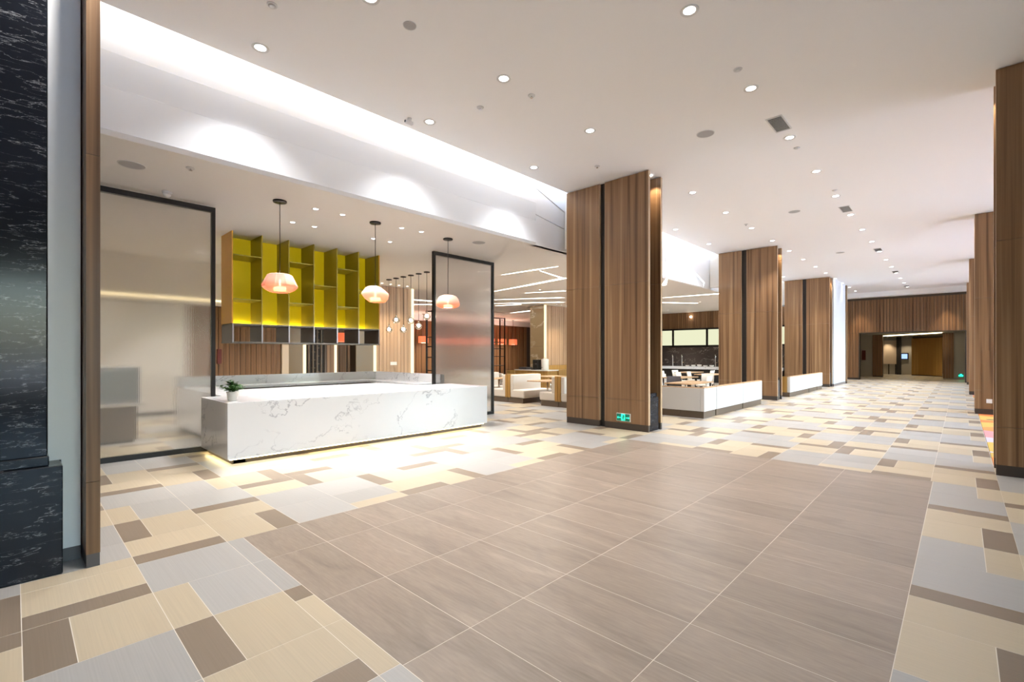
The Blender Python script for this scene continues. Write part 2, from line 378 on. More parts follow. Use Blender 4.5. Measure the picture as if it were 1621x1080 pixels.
for n in range(-16, 33):
    for m in range(-8, 80):
        for (u0, u1, v0, v1, c) in PAT[(n % 4, m % 4)]:
            x0 = PX(n) - 0.61
            for r in clip(x0 + u0, x0 + u1, PY(m) + v0, PY(m) + v1):
                q = r
                if n < -1 and r[2] > 9.6 or r[1] > 9.0: continue
                if n < -1: q = (r[0], r[1], r[2], min(r[3], 9.64))
                elif r[1] > 0.33: q = (r[0], 0.342, r[2], r[3])
                tiles.append((seen_size((q[0] + q[1]) / 2, (q[2] + q[3]) / 2, q[1] - q[0], q[3] - q[2]), q, c))
tiles.sort(key=lambda t: -t[0])
TM = [M['beige_tile'], M['grey_tile'], M['taupe_tile']]
cache = {}
def tile_mesh(w_, h_, mat, g=0.0022):
    k = (round(w_, 3), round(h_, 3), mat.name)
    if k not in cache: cache[k] = B(g, w_ - g, g, h_ - g, -0.004, 0.0).mesh('tile', mat)
    return cache[k]
rest = MB()
for i, (s_, q, c) in enumerate(tiles):
    if i < 300 and s_ > 0: link('floor_tile', tile_mesh(q[1] - q[0], q[3] - q[2], TM[c]), floor, (q[0], q[2], 0))
    else: rest.box(q[0] + .002, q[1] - .002, q[2] + .002, q[3] - .002, -0.004, 0.0, c)
part(floor, 'distant_floor_tiles', rest, TM, kind='stuff')
xs = [-4.54, -3.92, -3.0, -2.08, -1.165, -0.25]
for i in range(5):
    y = BR[2]
    while y < BR[3] - 0.02:
        y2 = min(y + 0.463, BR[3])
        link('stone_tile', tile_mesh(xs[i + 1] - xs[i], y2 - y, M['stone']), floor, (xs[i], y, 0))
        y = y2
structure('floor', B(0.352, 9.0, 9.65, 36.78, -0.1, 0.0), M['carpet'], 'orange and pink patterned carpet floor beyond the right-hand columns')

# ================================================================== CEILINGS, FASCIA, OUTER WALLS
HC, LC = 5.38, 4.10
structure('ceiling', B(-6.68, 9.2, -7, 36.8, HC, HC + 0.30), M['ceil'], 'high white ceiling over the hall')
structure('ceiling', B(-30, -7.06, -7, 36.8, LC, LC + 0.12), M['ceil_low'], 'low beige ceiling over the bar and dining area')
structure('trim_1', B(-7.6, -6.68, -7, 36.8, HC + 0.42, HC + 0.55), M['white'], 'closing board above the cove gap')
fas = structure('trim_2', label='white lacquered fascia between the high and the low ceiling')
zs = [4.10, 4.155, 4.66, 5.05, HC + 0.42]
for ybay, (ya, yb) in enumerate(((-7.0, 8.2), (9.55, 14.75), (19.0, 24.2), (28.2, 36.8))):
    for k in range(4):
        off = 0.02 * (k % 2)
        part(fas, 'fascia_panel', MB().add([(-7.05 + a, y, z) for a, z in ((0.0 + off, zs[k] + .004), (0.03 - off, zs[k + 1] - .004), (-0.12, zs[k + 1] - .004), (-0.12, zs[k] + .004)) for y in (ya, yb)],
             [(0, 1, 3, 2), (2, 3, 5, 4), (4, 5, 7, 6), (6, 7, 1, 0), (0, 2, 4, 6), (1, 7, 5, 3)]), M['fascia'])
def facet(pts, dx):
    """triangular or four-sided folded fascia facet, pts = (y,z,out)"""
    n = len(pts)
    v = [(-7.04 + o + dx, y, z) for y, z, o in pts] + [(-7.17, y, z) for y, z, o in pts]
    part(fas, 'folded_facet', MB().add(v, [tuple(range(n)), tuple(range(2 * n - 1, n - 1, -1))] + [(i, n + i, n + (i + 1) % n, (i + 1) % n) for i in range(n)]), M['fascia'])
for y0 in (8.2, 17.4, 26.6):
    if y0 == 8.2:
        facet([(8.2, 5.40, .0), (8.2, 5.8, 0), (9.55, 5.8, .05), (9.55, 4.96, .05)], .012)
        facet([(8.2, 4.80, .0), (8.2, 5.39, 0), (9.55, 4.95, .035), (9.55, 4.62, .035)], .004)
        facet([(8.2, 4.10, .0), (8.2, 4.79, 0), (9.55, 4.61, .02), (9.55, 4.10, .02)], 0)
    else:
        a = y0 - 17.4
        facet([(14.76 + a, 4.11, 0), (14.76 + a, 5.34, 0), (17.75 + a, 4.28, .06), (17.75 + a, 4.11, .06)], 0)
        facet([(14.77 + a, 5.36, 0), (15.98 + a, 5.42, .03), (17.90 + a, 4.30, .05)], .01)
        facet([(14.76 + a, 5.38, 0), (14.76 + a, 5.8, 0), (18.40 + a, 5.8, .03), (18.40 + a, 5.31, .03), (16.0 + a, 5.43, .03)], .008)
        facet([(16.0 + a, 5.40, .02), (18.40 + a, 5.29, .05), (19.0 + a, 4.90, .05), (19.0 + a, 4.11, .0), (17.93 + a, 4.11, .0), (17.93 + a, 4.3, .04)], 0)
        facet([(18.42 + a, 5.31, .03), (18.42 + a, 5.8, .03), (19.0 + a, 5.8, .06), (19.0 + a, 4.93, .06)], .02)
    part(fas, 'end_return', B(-7.0, -6.62, y0 + 1.05, y0 + 1.20, 4.16, 5.40), M['white'])
for i, (ya, yb) in enumerate(((-6.9, 8.7), (9.6, 18.0), (18.8, 27.2), (28, 36.5))):
    tag(link('cove_light', B(-6.85, -6.80, ya, yb, HC + 0.33, HC + 0.36).mesh('cove_light', M['cove'])), 'hidden warm cove light along the ceiling edge in the %s bay' % ('first', 'second', 'third', 'fourth')[i], 'light')
structure('wall_left', B(-30.2, -30, -7, 52, 0, 5.9), M['plaster_beige'])
structure('wall_near', B(-30, 9.2, -7.2, -7, 0, 5.9), M['plaster_beige'])
# right-hand glazed front, beyond the carpeted hall
wr = structure('wall_right', label='glazed right-hand front with slim mullions')
YW = 9.7; NW = 9; PW = (36.8 - YW) / NW
mb = MB().box(9.0, 9.2, YW, 36.8, 0, 0.12).box(9.0, 9.2, YW, 36.8, 5.2, 5.68)
for k in range(NW + 1): mb.box(9.02, 9.18, YW + k * PW - .035, YW + k * PW + .035, 0.12, 5.2)
part(wr, 'mullion_frame', mb, M['grey_metal'], kind='stuff')
for k in range(NW): part(wr, 'pane', B(9.09, 9.10, YW + k * PW + .035, YW + (k + 1) * PW - .035, 0.12, 5.2), M['glass'])
w2 = structure('wall_right', MB().box(9.0, 9.2, -7, -1, 0, 5.68).box(9.0, 9.2, 3.2, 9.6, 0, 5.68).box(9.0, 9.2, -1, 3.2, 0, .8).box(9.0, 9.2, -1, 3.2, 3.7, 5.68), M['grey_wall'], 'right-hand wall with one window before the first right column')
for k in range(2): part(w2, 'pane', B(9.09, 9.10, -1 + k * 2.1, 1.1 + k * 2.1, .8, 3.7), M['glass'])
structure('wall_right', B(2.33, 9.0, 9.62, 9.69, 0, HC), M['grey_wall'], 'added cross wall from the first right column, blocking far daylight')  # unseen wall, added to keep far daylight off the near right floor
tag(link('pavement', B(9.2, 90, -60, 110, -0.3, -0.05).mesh('pavement', M['paving'])), 'pale outdoor paving beyond the glazed front', 'pavement')

# ================================================================== WOOD-CLAD COLUMNS
def wood_column(label, xl, xr, yf, mirror=False, wl=0.80, gap=0.18):
    """front panels at yf facing the viewer's end; marble-footed core; rear panels"""
    t = thing('wood_clad_column', label, 'column', ((xl + xr) / 2, yf + 0.3, 0), 'wood-clad columns of the hall')
    yb = yf + 0.61; H = HC
    sgn = -1 if mirror else 1
    outer = xl if mirror else xr            # the side that faces the hall
    a, c = (xl, xl + 0.98) if mirror else (xl, xl + wl)
    d, e = (xl + 1.17, xr) if mirror else (xl + wl + gap, xr)
    for (p, q) in ((a, c), (d, e)):
        for y0, y1 in ((yf, yf + 0.07), (yb - 0.07, yb)):
            for z0, z1 in ((0.14, 0.638), (0.642, 3.098), (3.102, H - 0.012)):
                part(t, 'panel', B(p + .006, q - .006, y0, y1, z0, z1), M['wood'])
            part(t, 'edge_strip', B(p, p + .006, y0, y1, 0.14, H - 0.012).box(q - .006, q, y0, y1, 0.14, H - 0.012), M['wood_edge'])
            part(t, 'kick_board', B(p + .004, q - .004, y0 + .004, y1 - .004, 0, 0.14), M['kick'])
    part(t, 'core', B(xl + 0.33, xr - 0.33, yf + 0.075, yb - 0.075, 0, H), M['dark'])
    s0 = (xl + 0.03, xl + 0.33) if mirror else (xr - 0.33, xr - 0.03)
    part(t, 'marble_base', B(s0[0], s0[1], yf + 0.08, yb - 0.11, 0, 0.70).box(s0[0] + (.0 if not mirror else .03), s0[1] - (.03 if not mirror else 0), yf + 0.10, yb - 0.13, 0.70, 0.78), M['black_marble'], bevel=0.004, seg=1)
    lx = sum(s0) / 2 + 0.05 * sgn
    part(t, 'niche_light', MB().cyl(lx, yf + 0.32, H - 0.02, H - 0.001, 0.035, 12), M['lens'])
    ld = spot(t, (lx - t.location.x, 0.02, H - 0.03), 34, WARMER, R(75), 0.5, 0.03); ld.rotation_euler = (R(16), 0, 0)
    return t
C1 = wood_column('nearest wood-clad column on the left, with the green exit sign', -6.70, -4.62, 8.92, False, 0.90, 0.14)
C2 = wood_column('second wood-clad column on the left, behind the white bench backs', -6.58, -4.60, 18.2)
C3 = wood_column('third wood-clad column on the left, beside the white wall', -6.58, -4.62, 27.35)
R1 = wood_column('nearest wood-clad column at the right edge, cut by the frame', 0.34, 2.32, 8.95, True)
R2 = wood_column('second wood-clad column on the right, with a cabinet door outline', 0.28, 2.28, 17.8, True)
R3 = wood_column('third wood-clad column on the right, slimmest in view of the full columns', 0.25, 2.25, 26.0, True)
R4 = wood_column('furthest wood-clad column on the right, by the end wall', 0.24, 2.24, 34.5, True)
# concealed door and socket on R2
part(R2, 'cabinet_door', B(0.41, 1.15, 17.792, 17.80, 0.16, 1.70), M['wood'])
part(R2, 'socket_plate', B(0.50, 0.61, 17.788, 17.7935, 0.30, 0.41), M['plastic'])
# exit sign on C1
t = thing('exit_sign', 'green running-man exit sign low on the nearest left column', 'sign', (-5.19, 8.915, 0.18))
hs = part(t, 'housing', B(-5.355, -5.02, 8.895, 8.919, 0.175, 0.345), M['plastic'], bevel=0.004, seg=1)
part(hs, 'face', B(-5.345, -5.035, 8.892, 8.895, 0.185, 0.335), M['sign_dark'])
def poly_sign(mb, pts, cx, cz, s, y0, y1):
    n = len(pts); v = [(cx + x * s, y0, cz + z * s) for x, z in pts] + [(cx + x * s, y1, cz + z * s) for x, z in pts]
    mb.add(v, [tuple(range(n)), tuple(range(2 * n - 1, n - 1, -1))] + [(i, n + i, n + (i + 1) % n, (i + 1) % n) for i in range(n)])
mb = MB()
for q in ([(-.12, .0), (-.05, .06), (-.05, .02), (.1, .02), (.1, -.02), (-.05, -.02), (-.05, -.06)],): poly_sign(mb, q, -5.285, 0.255, 0.42, 8.889, 8.892)
poly_sign(mb, [(.12, .0), (.05, .06), (.05, .02), (-.1, .02), (-.1, -.02), (.05, -.02), (.05, -.06)], -5.085, 0.255, 0.40, 8.889, 8.892)
mb.box(-5.235, -5.145, 8.889, 8.892, 0.195, 0.332)
part(hs, 'arrows_and_doorway', mb, M['green_sign'])
man = MB()
poly_sign(man, [(-.01, .05), (.03, .05), (.03, .085), (-.01, .085)], -5.19, 0.235, 0.9, 8.887, 8.889)
poly_sign(man, [(-.035, .035), (.03, .045), (.045, .02), (.02, .028), (.012, 0), (.035, -.015), (.03, -.04), (.018, -.04), (.02, -.02), (-.005, -.012), (-.03, -.035), (-.04, -.026), (-.012, .0), (-.01, .025), (-.03, .02)], -5.19, 0.238, 0.95, 8.887, 8.889)
part(hs, 'running_man', man, M['sign_dark'])

# ------------------------------------------------------------------ left foreground pillar
t = thing('marble_pillar', 'black white-veined marble pillar with stepped plinth at the left edge', 'pillar', (-5.6, -0.6, 0))
part(t, 'plinth', B(-6.4, -4.75, -1.7, 0.245, 0, 0.79), M['black_marble'], bevel=0.006, seg=1)
part(t, 'plinth_step', B(-6.35, -4.80, -1.65, 0.175, 0.79, 0.86), M['black_marble'], bevel=0.006, seg=1)
part(t, 'shaft', B(-6.35, -4.83, -1.65, 0.165, 0.86, HC - 0.002), M['black_marble'], bevel=0.004, seg=1)
part(t, 'white_return', B(-6.35, -5.02, 0.176, 0.36, 0.79, HC - 0.002).box(-6.35, -5.02, 0.25, 0.36, 0.10, 0.79), M['white'])
part(t, 'skirting', B(-6.35, -5.01, 0.25, 0.36, 0, 0.10), M['grey_kick'])
t = thing('wood_fin', 'narrow upright walnut fin panel beside the black marble pillar', 'panel', (-5.6, 0.41, 0))
for z0, z1 in ((0.10, 0.638), (0.642, 3.098), (3.102, HC - .01)):
    part(t, 'panel', B(-6.5, -4.73, 0.37, 0.45, z0, z1), M['wood'])
part(t, 'kick_board', B(-6.5, -4.735, 0.372, 0.448, 0, 0.10), M['grey_kick'])

# ================================================================== BAR COUNTER
bar = thing('bar_counter', 'white marble bar counter with glowing toe strip and raised back', 'counter', (-9.5, 4.65, 0))
CX, CY0, CY1, CZ = -7.60, 2.10, 7.21, 0.90
part(bar, 'front_slab', B(-7.66, CX, CY0, CY1, 0.085, CZ), M['white_marble'], bevel=0.003, seg=1)
part(bar, 'front_top', MB().slab([(-7.66, CY0 + .06), (-7.66, CY1), (-8.9, CY1), (-8.9, 6.25), (-10.4, 6.25), (-10.4, 2.46), (-8.98, 2.46), (-8.98, CY0 + .06)], CZ - .05, CZ), M['white_marble'])
part(bar, 'front_body', MB().slab([(-7.66, CY0 + .06), (-7.66, CY1 - .02), (-8.85, CY1 - .02), (-8.85, 6.2), (-10.35, 6.2), (-10.35, 2.46), (-8.96, 2.46), (-8.96, CY0 + .06)], .085, CZ - .05), M['white_marble'])
part(bar, 'end_slab', B(-8.98, -7.66, CY0, CY0 + 0.06, 0.085, CZ), M['white_marble'], bevel=0.003, seg=1)
part(bar, 'outer_slab', B(-12.2, -8.98, 2.40, 2.46, 0.085, CZ), M['white_marble'])
part(bar, 'side_top', B(-12.2, -10.4, 2.46, CY0 + 0.90, CZ - 0.05, CZ), M['white_marble'])
part(bar, 'side_body', B(-12.1, -10.36, 2.46, CY0 + 0.86, 0.085, CZ - .05), M['white_marble'])
part(bar, 'back_upstand', B(-12.32, -12.20, 2.40, CY1 + .06, 0.085, 1.11), M['white_marble'])
part(bar, 'back_top', B(-12.20, -11.55, CY0 + .90, CY1 - .1, CZ - 0.05, CZ), M['white_marble'])
part(bar, 'back_body', B(-12.20, -11.62, CY0 + .90, CY1 - .1, 0.085, CZ - 0.05), M['kick'])
part(bar, 'right_upstand', B(-12.20, -9.20, CY1 - .06, CY1 + .06, 0.085, 1.11), M['white_marble'])
part(bar, 'right_top', B(-11.55, -9.20, CY1 - .65, CY1 - .06, CZ - 0.05, CZ), M['white_marble'])
part(bar, 'right_body', B(-11.55, -9.20, CY1 - .60, CY1 - .06, 0.085, CZ - 0.05), M['kick'])
mb = MB().box(-7.85, -7.68, CY0 + .10, CY1 - .10, 0, 0.085).box(-8.9, -7.68, CY0 + .08, CY0 + .26, 0, 0.085).box(-12.1, -8.9, 2.5, 2.7, 0, .085).box(-12.25, -12.0, 2.5, CY1, 0, .085).box(-12.2, -9.2, CY1 - .3, CY1, 0, .085)
part(bar, 'toe_kick', mb, M['kick'])
part(bar, 'toe_light', B(-7.675, -7.655, CY0 + .05, CY1 - .06, 0.062, 0.078).box(-8.95, -7.66, CY0 + .05, CY0 + .07, 0.062, 0.078), M['cove_toe'])
# plant
pl = thing('potted_plant', 'small leafy green plant in a white pot on the counter end', 'plant', (-8.0, 2.28, CZ + .001))
part(pl, 'pot', MB().lathe([(0.058, 0), (0.062, 0.004), (0.085, 0.13), (0.085, 0.135), (0.078, 0.135), (0.076, 0.118), (0.0, 0.118)], -8.0, 2.28, CZ + .001, 24), M['ivory'])
part(pl, 'soil', MB().lathe([(0.075, 0.1185), (0.0, 0.122)], -8.0, 2.28, CZ + .001, 16), M['soil'])
def leaf_mesh(mb, base, d, ln, wd, droop):
    d = Vector(d).normalized(); sd = d.cross(Vector((0, 0, 1)));
    if sd.length < 0.01: sd = Vector((1, 0, 0))
    sd.normalize(); up = sd.cross(d)
    p = [Vector(base) + d * ln * t_ - Vector((0, 0, 1)) * droop * ln * t_ * t_ for t_ in (0, .3, .62, 1)]
    v = [p[0], p[1] - sd * wd, p[1] + sd * wd, p[2] - sd * wd * .9, p[2] + sd * wd * .9, p[3], p[1] - up * wd * .3, p[2] - up * wd * .3]
    mb.add(v, [(0, 6, 1), (0, 2, 6), (1, 6, 7, 3), (6, 2, 4, 7), (3, 7, 5), (7, 4, 5)], random.choice((0, 0, 0, 1)), True)
for s_ in range(16):
    a = 2 * math.pi * s_ / 16 * 3 + random.uniform(-.2, .2); el = random.uniform(0.45, 1.4); ln = random.uniform(0.11, 0.21)
    d = Vector((math.cos(a) * math.cos(el), math.sin(a) * math.cos(el), math.sin(el)))
    base = Vector((-8.0, 2.28, CZ + 0.12)); st = MB(); st.tube([base + d * 0.005, base + d * ln * .5, base + d * ln], 0.003, 5)
    stem = part(pl, 'stem', st, M['leaf'])
    for k in range(13):
        f_ = 0.25 + 0.75 * k / 12; lb = MB(); aa = random.uniform(0, 6.28)
        leaf_mesh(lb, base + d * ln * f_, (d * .5 + Vector((math.cos(aa), math.sin(aa), random.uniform(-.2, .6)))), random.uniform(.055, .095), random.uniform(.018, .028), .35)
        part(stem, 'leaf', lb, [M['leaf'], M['leaf_light']], org=(-8.0, 2.28, CZ + .001))

# ================================================================== GLASS SCREENS
def glass_screen(label, x, y0, y1, z0, z1, mat):
    t = thing('glass_screen', label, 'screen', (x, (y0 + y1) / 2, 0), None)
    part(t, 'top_rail', B(x - .04, x + .04, y0, y1, z1 - .08, z1), M['black_metal'])
    part(t, 'post', B(x - .04, x + .04, y1 - .055, y1, 0, z1 - .08), M['black_metal'])
    part(t, 'post', B(x - .04, x + .04, y0, y0 + .055, 0, z1 - .08), M['black_metal'])
    part(t, 'bottom_rail', B(x - .04, x + .04, y0 + .055, y1 - .055, z0, z0 + .075), M['black_metal'])
    part(t, 'reeded_pane', B(x - .007, x + .007, y0 + .055, y1 - .055, z0 + .075, z1 - .08), mat)
    return t
glass_screen('tall floor-standing reeded glass screen left of the bar counter', -9.12, -0.4, 2.33, 0, 4.06, M['glass_warm'])
glass_screen('tall reeded glass screen behind the right end of the bar counter', -9.12, 6.87, 8.87, 0, 4.06, M['glass_cool'])

# ================================================================== HANGING YELLOW SHELF
sh = thing('hanging_shelf', 'yellow lit display shelf hung from the ceiling above the bar', 'shelf', (-11.0, 4.69, 1.83))
XB, XF, Z0, ZD, Z1 = -11.35, -10.65, 1.83, 2.23, LC - .002
ys = [3.04 + 0.55 * k for k in range(7)]
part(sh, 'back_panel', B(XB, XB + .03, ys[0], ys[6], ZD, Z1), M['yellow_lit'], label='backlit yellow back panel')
part(sh, 'side_panel', B(XB, XF, ys[0] - .02, ys[0], ZD, Z1), M['orange_side'], label='amber outer side panel')
part(sh, 'side_panel', B(XB, XF, ys[6], ys[6] + .02, ZD, Z1), M['orange_side'], label='amber outer side panel')
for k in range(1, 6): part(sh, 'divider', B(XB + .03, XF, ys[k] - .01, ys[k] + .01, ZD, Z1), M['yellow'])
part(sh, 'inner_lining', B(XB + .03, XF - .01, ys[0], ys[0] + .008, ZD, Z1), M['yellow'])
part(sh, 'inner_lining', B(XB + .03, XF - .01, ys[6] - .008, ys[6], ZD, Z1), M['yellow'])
for k in range(7): 
    part(sh, 'edge_trim', B(XF, XF + .012, ys[k] - .013, ys[k] + .013, Z0, ZD), M['grey_metal'])
for k in range(6):
    for z in ((3.62, 2.72) if k % 2 == 0 else (3.17,)):
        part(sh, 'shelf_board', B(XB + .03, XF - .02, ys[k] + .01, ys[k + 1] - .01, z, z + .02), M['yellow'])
    part(sh, 'led_strip', B(XB + .045, XB + .065, ys[k] + .03, ys[k + 1] - .03, ZD + .012, ZD + .02), M['shelf_led'])
part(sh, 'mid_board', B(XB, XF, ys[0], ys[6], ZD - .03, ZD), M['shelf_dark'])
part(sh, 'bottom_board', B(XB, XF + .012, ys[0] - .02, ys[6] + .02, Z0, Z0 + .03), M['shelf_dark'])
for k in range(7): part(sh, 'box_divider', B(XB, XF, ys[k] - .012, ys[k] + .012, Z0 + .03, ZD - .03), M['shelf_dark'])

# ================================================================== PENDANT LAMPS
profs = [[(0.045, .155), (0.15, .15), (0.185, .135), (0.27, -.035), (0.265, -.065), (0.22, -.11), (0.15, -.145), (0.14, -.148)],
         [(0.045, .15), (0.10, .148), (0.15, .12), (0.25, .02), (0.245, -.02), (0.215, -.08), (0.15, -.14), (0.12, -.15)],
         [(0.045, .15), (0.12, .145), (0.185, .115), (0.225, .06), (0.252, -.03), (0.255, -.06), (0.225, -.10), (0.16, -.125), (0.12, -.13)]]
plab = ['salmon glass pendant lamp nearest the left, before the yellow shelf', 'salmon glass pendant lamp at the right end of the yellow shelf', 'salmon glass pendant lamp in front of the glass screen on the counter']
for i, y in enumerate((2.98, 4.71, 6.46)):
    z = (2.755, 2.735, 2.73)[i]
    t = thing('pendant_lamp', plab[i], 'lamp', (-8.04, y, z), 'salmon glass pendants over the bar')
    part(t, 'canopy', MB().lathe([(.0, -.03), (.10, -.028), (.105, -.02), (.105, 0)], -8.04, y, LC - .001, 20), M['black_metal'])
    part(t, 'cord', MB().cyl(-8.04, y, z + .15, LC - .03, .006, 6), M['black_metal'])
    nn = 10 if i == 0 else 24
    s_ = part(t, 'shade', MB().lathe(profs[i], -8.04, y, z, nn, caps=False, smooth=(i > 0), skew=((-.12, -.22) if i == 1 else (0, 0))), M['shade_pink'])
    part(t, 'lamp_holder', MB().cyl(-8.04, y, z + .05, z + .16, .03, 10), M['chrome'])
    dif = part(t, 'diffuser', MB().cyl(-8.04, y, z - .12, z - .065, .095, 18), M['lamp_core'])
    part(dif, 'lamp_rod', MB().cyl(-8.04, y, z - .065, z + .05, .014, 10), M['lamp_core'])
zb = [2.44, 2.74, 2.41, 2.68, 2.49, 2.77]
ordn = ['first', 'second', 'third', 'fourth', 'fifth', 'sixth', 'seventh', 'eighth', 'ninth', 'tenth', 'eleventh', 'twelfth', 'thirteenth', 'fourteenth', 'fifteenth', 'sixteenth', 'seventeenth', 'eighteenth', 'nineteenth', 'twentieth']
for i in range(6):
    x = -13.84 + i * 0.42; y = 8.62; z = zb[i]
    t = thing('bulb_pendant', '%s clear glass bulb pendant from the left in the row behind the bar' % ordn[i], 'lamp', (x, y, z), 'clear bulb pendants behind the bar')
    part(t, 'canopy', MB().lathe([(.0, -.03), (.09, -.026), (.095, 0)], x, y, LC - .001, 14), M['black_metal'])
    part(t, 'cord', MB().cyl(x, y, z + .12, LC - .03, .007, 5), M['black_metal'])
    part(t, 'socket', MB().cyl(x, y, z + .07, z + .14, .022, 8), M['chrome'])
    r_ = .11 if i % 2 == 0 else .12
    gl = part(t, 'glass_globe', MB().lathe([(.02, .09), (.05, .07), (r_ * .85, .03), (r_, -.03), (r_ * .8, -.09), (r_ * .35, -.125), (.0, -.13)], x, y, z, 14), M['clear_bulb'])
    part(gl, 'filament_bulb', MB().lathe([(.0, .07), (.03, .05), (.055, 0), (.04, -.045), (.0, -.06)], x, y, z, 10), M['bulb'])

# ================================================================== CEILING FITTINGS
def downlight(x, y, z, label, group, r=0.095, power=None, col=WARM, size=R(95), name='downlight'):
    t = thing(name, label, 'light', (x, y, z), group)
    part(t, 'trim_ring', MB().lathe([(r * .72, -.004), (r, -.010), (r * 1.05, -.004), (r * 1.05, -.0005)], x, y, z, 20, caps=False), M['plastic'])
    part(t, 'lens', MB().lathe([(0, -.0035), (r * .66, -.003)], x, y, z, 16, caps=False), M['lens'])
    if power: spot(t, (0, 0, -.03), power, col, size)
    return t
k = 0
for j in range(2, 17):
    y = 0.91 + 2.1 * j
    downlight(-2.16, y, HC, '%s from the near end in the corridor-centre downlight row' % ordn[j - 2], 'downlights over the corridor centre', power=SPOT_W)
ysb = [0.5, 2.6, 4.62, 6.70] + [10.92 + 2.15 * q for q in range(12)]
for i, y in enumerate(ysb): downlight(-4.54, y, HC, '%s from the near end in the left column-line downlight row' % ordn[i], 'downlights in line with the left columns', power=SPOT_W * (1.35 if y < 3 else .8))
ysc = [2.09, 4.65, 7.24] + [11.2, 13.8, 16.4, 20.6, 23.2, 25.8]
for i, y in enumerate(ysc): downlight(-6.26, y, HC, '%s from the near end in the downlight row along the cove' % ordn[i], 'downlights beside the cove', power=SPOT_W * .46, col=COOL, size=R(108))
lows = [(-8.04, 3.57), (-9.17, 3.63), (-9.18, 4.05), (-8.03, 4.05), (-9.21, 5.35), (-9.20, 5.75), (-8.02, 5.28), (-7.98, 5.72)]
for i, (x, y) in enumerate(lows):
    downlight(x, y, LC, '%s from the near end among the small downlights over the bar' % ordn[i], 'small downlights over the bar', 0.06, SPOT_LOW_W)
for i, (x, y) in enumerate([(-14.75, 8.9 + .35 * q) for q in range(4)]):
    downlight(x, y, LC, '%s from the left of the spots grazing the pale slats behind the bar' % ordn[i], 'spots over the slatted wall', 0.06, 120, WARMER, R(58))
for i, (x, y) in enumerate([(-14.7, 18.75 + .4 * q) for q in range(3)]):
    downlight(x, y, LC, '%s from the left of the spots grazing the slats beside the gold marble' % ordn[i], 'spots by the gold marble', 0.06, 120, WARMER, R(58))
for i, (x, y) in enumerate([(-13.4, 6.2), (-12.6, 10.6), (-10.4, 9.8), (-9.5, 13.6), (-11.8, 14.0), (-17.5, 13.5), (-20.5, 17.5), (-21.5, 21.5), (-9.3, 18.0), (-9.0, 22.5), (-12.0, 21.0), (-12.0, 25.5), (-8.6, 30), (-13.5, 3.2), (-10.6, 0.5), (-14, -1)]):
    downlight(x, y, LC, '%s of the scattered downlights over the dining tables' % ordn[i], 'downlights over the dining area', 0.06, SPOT_LOW_W * 1.5)
for i, (x, y, z, r, lb) in enumerate([(-4.59, 3.13, HC, .075, 'grey round ceiling speaker nearest the camera'), (-3.17, 8.16, HC, .14, 'grey round ceiling speaker near the striped air grille'), (-3.19, 14.22, HC, .14, 'grey round ceiling speaker in the middle of the hall'), (-3.24, 21.13, HC, .14, 'grey round ceiling speaker furthest down the hall'), (-7.93, 1.07, LC, .15, 'grey round speaker in the low ceiling above the tall glass screen'), (-7.81, 7.15, LC, .15, 'grey round speaker in the low ceiling past the bar')]):
    t = thing('ceiling_speaker', lb, 'speaker', (x, y, z), None)
    part(t, 'rim', MB().lathe([(r * .93, -.003), (r, -.009), (r * 1.03, -.0005)], x, y, z, 28, caps=False), M['plastic'])
    part(t, 'grille', MB().lathe([(0, -.005), (r * .95, -.004)], x, y, z, 28, caps=False), M['speaker'])
for i, y in enumerate((8.63, 14.88, 21.5, 27.8, 34.0)):
    t = thing('air_grille', '%s dark slatted air grille from the near end of the corridor ceiling' % ordn[i], 'vent', (-2.16, y, HC), 'air grilles in the ceiling')
    x0, x1, y0, y1 = -2.26, -2.06, y - .29, y + .29
    part(t, 'frame', B(x0 - .02, x0, y0 - .02, y1 + .02, HC - .012, HC - .0005).box(x1, x1 + .02, y0 - .02, y1 + .02, HC - .012, HC - .0005).box(x0, x1, y0 - .02, y0, HC - .012, HC - .0005).box(x0, x1, y1, y1 + .02, HC - .012, HC - .0005), M['plastic'])
    part(t, 'duct', B(x0, x1, y0, y1, HC - .003, HC - .0005), M['vent_dark'])
    for q in range(12 if i < 2 else 6):
        n_ = 12 if i < 2 else 6
        yy = y0 + (y1 - y0) * (q + .5) / n_
        part(t, 'slat', B(x0, x1, yy - .008, yy + .008, HC - .010, HC - .004), M['vent'])
dets = [(-5.40, 1.92, HC, 'smoke detector nearest the camera at the top of the picture'), (-4.54, 5.20, HC, 'small sprinkler head between two downlights of the left row'), (-5.33, 4.91, HC, 'pale smoke detector left of the sprinkler head'), (-2.14, 6.61, HC, 'pale smoke detector just before the nearest air grille'),
        (-2.17, 9.86, HC, 'pale smoke detector just behind the nearest air grille'), (-2.10, 13.0, HC, 'pale detector before the second air grille'), (-5.29, 8.06, HC, 'small sprinkler just before the nearest left column'), (-4.52, 14.64, HC, 'small sprinkler past the nearest left column'), (-7.49, 1.63, LC, 'small sprinkler in the low ceiling beside the round speaker'), (-13.3, 16.2, LC, 'small sprinkler in the dining ceiling')]
for i, (x, y, z, lb) in enumerate(dets):
    t = thing('ceiling_detector', lb, 'detector', (x, y, z), None)
    part(t, 'base', MB().lathe([(.045, -.012), (.055, -.008), (.055, -.0005)], x, y, z, 14), M['plastic'])
    part(t, 'head', MB().lathe([(.0, -.026), (.02, -.025), (.036, -.018), (.036, -.012)] if 'sprinkler' not in lb else [(.022, -.036), (.022, -.033), (.008, -.03), (.008, -.012)], x, y, z, 12), M['plastic'] if 'sprinkler' not in lb else M['chrome'])
t = thing('security_camera', 'white dome security camera on the low ceiling above the glass screen', 'camera', (-8.85, 1.62, LC))
part(t, 'mount', MB().lathe([(.06, -.03), (.065, -.02), (.065, -.0005)], -8.85, 1.62, LC, 16), M['plastic'])
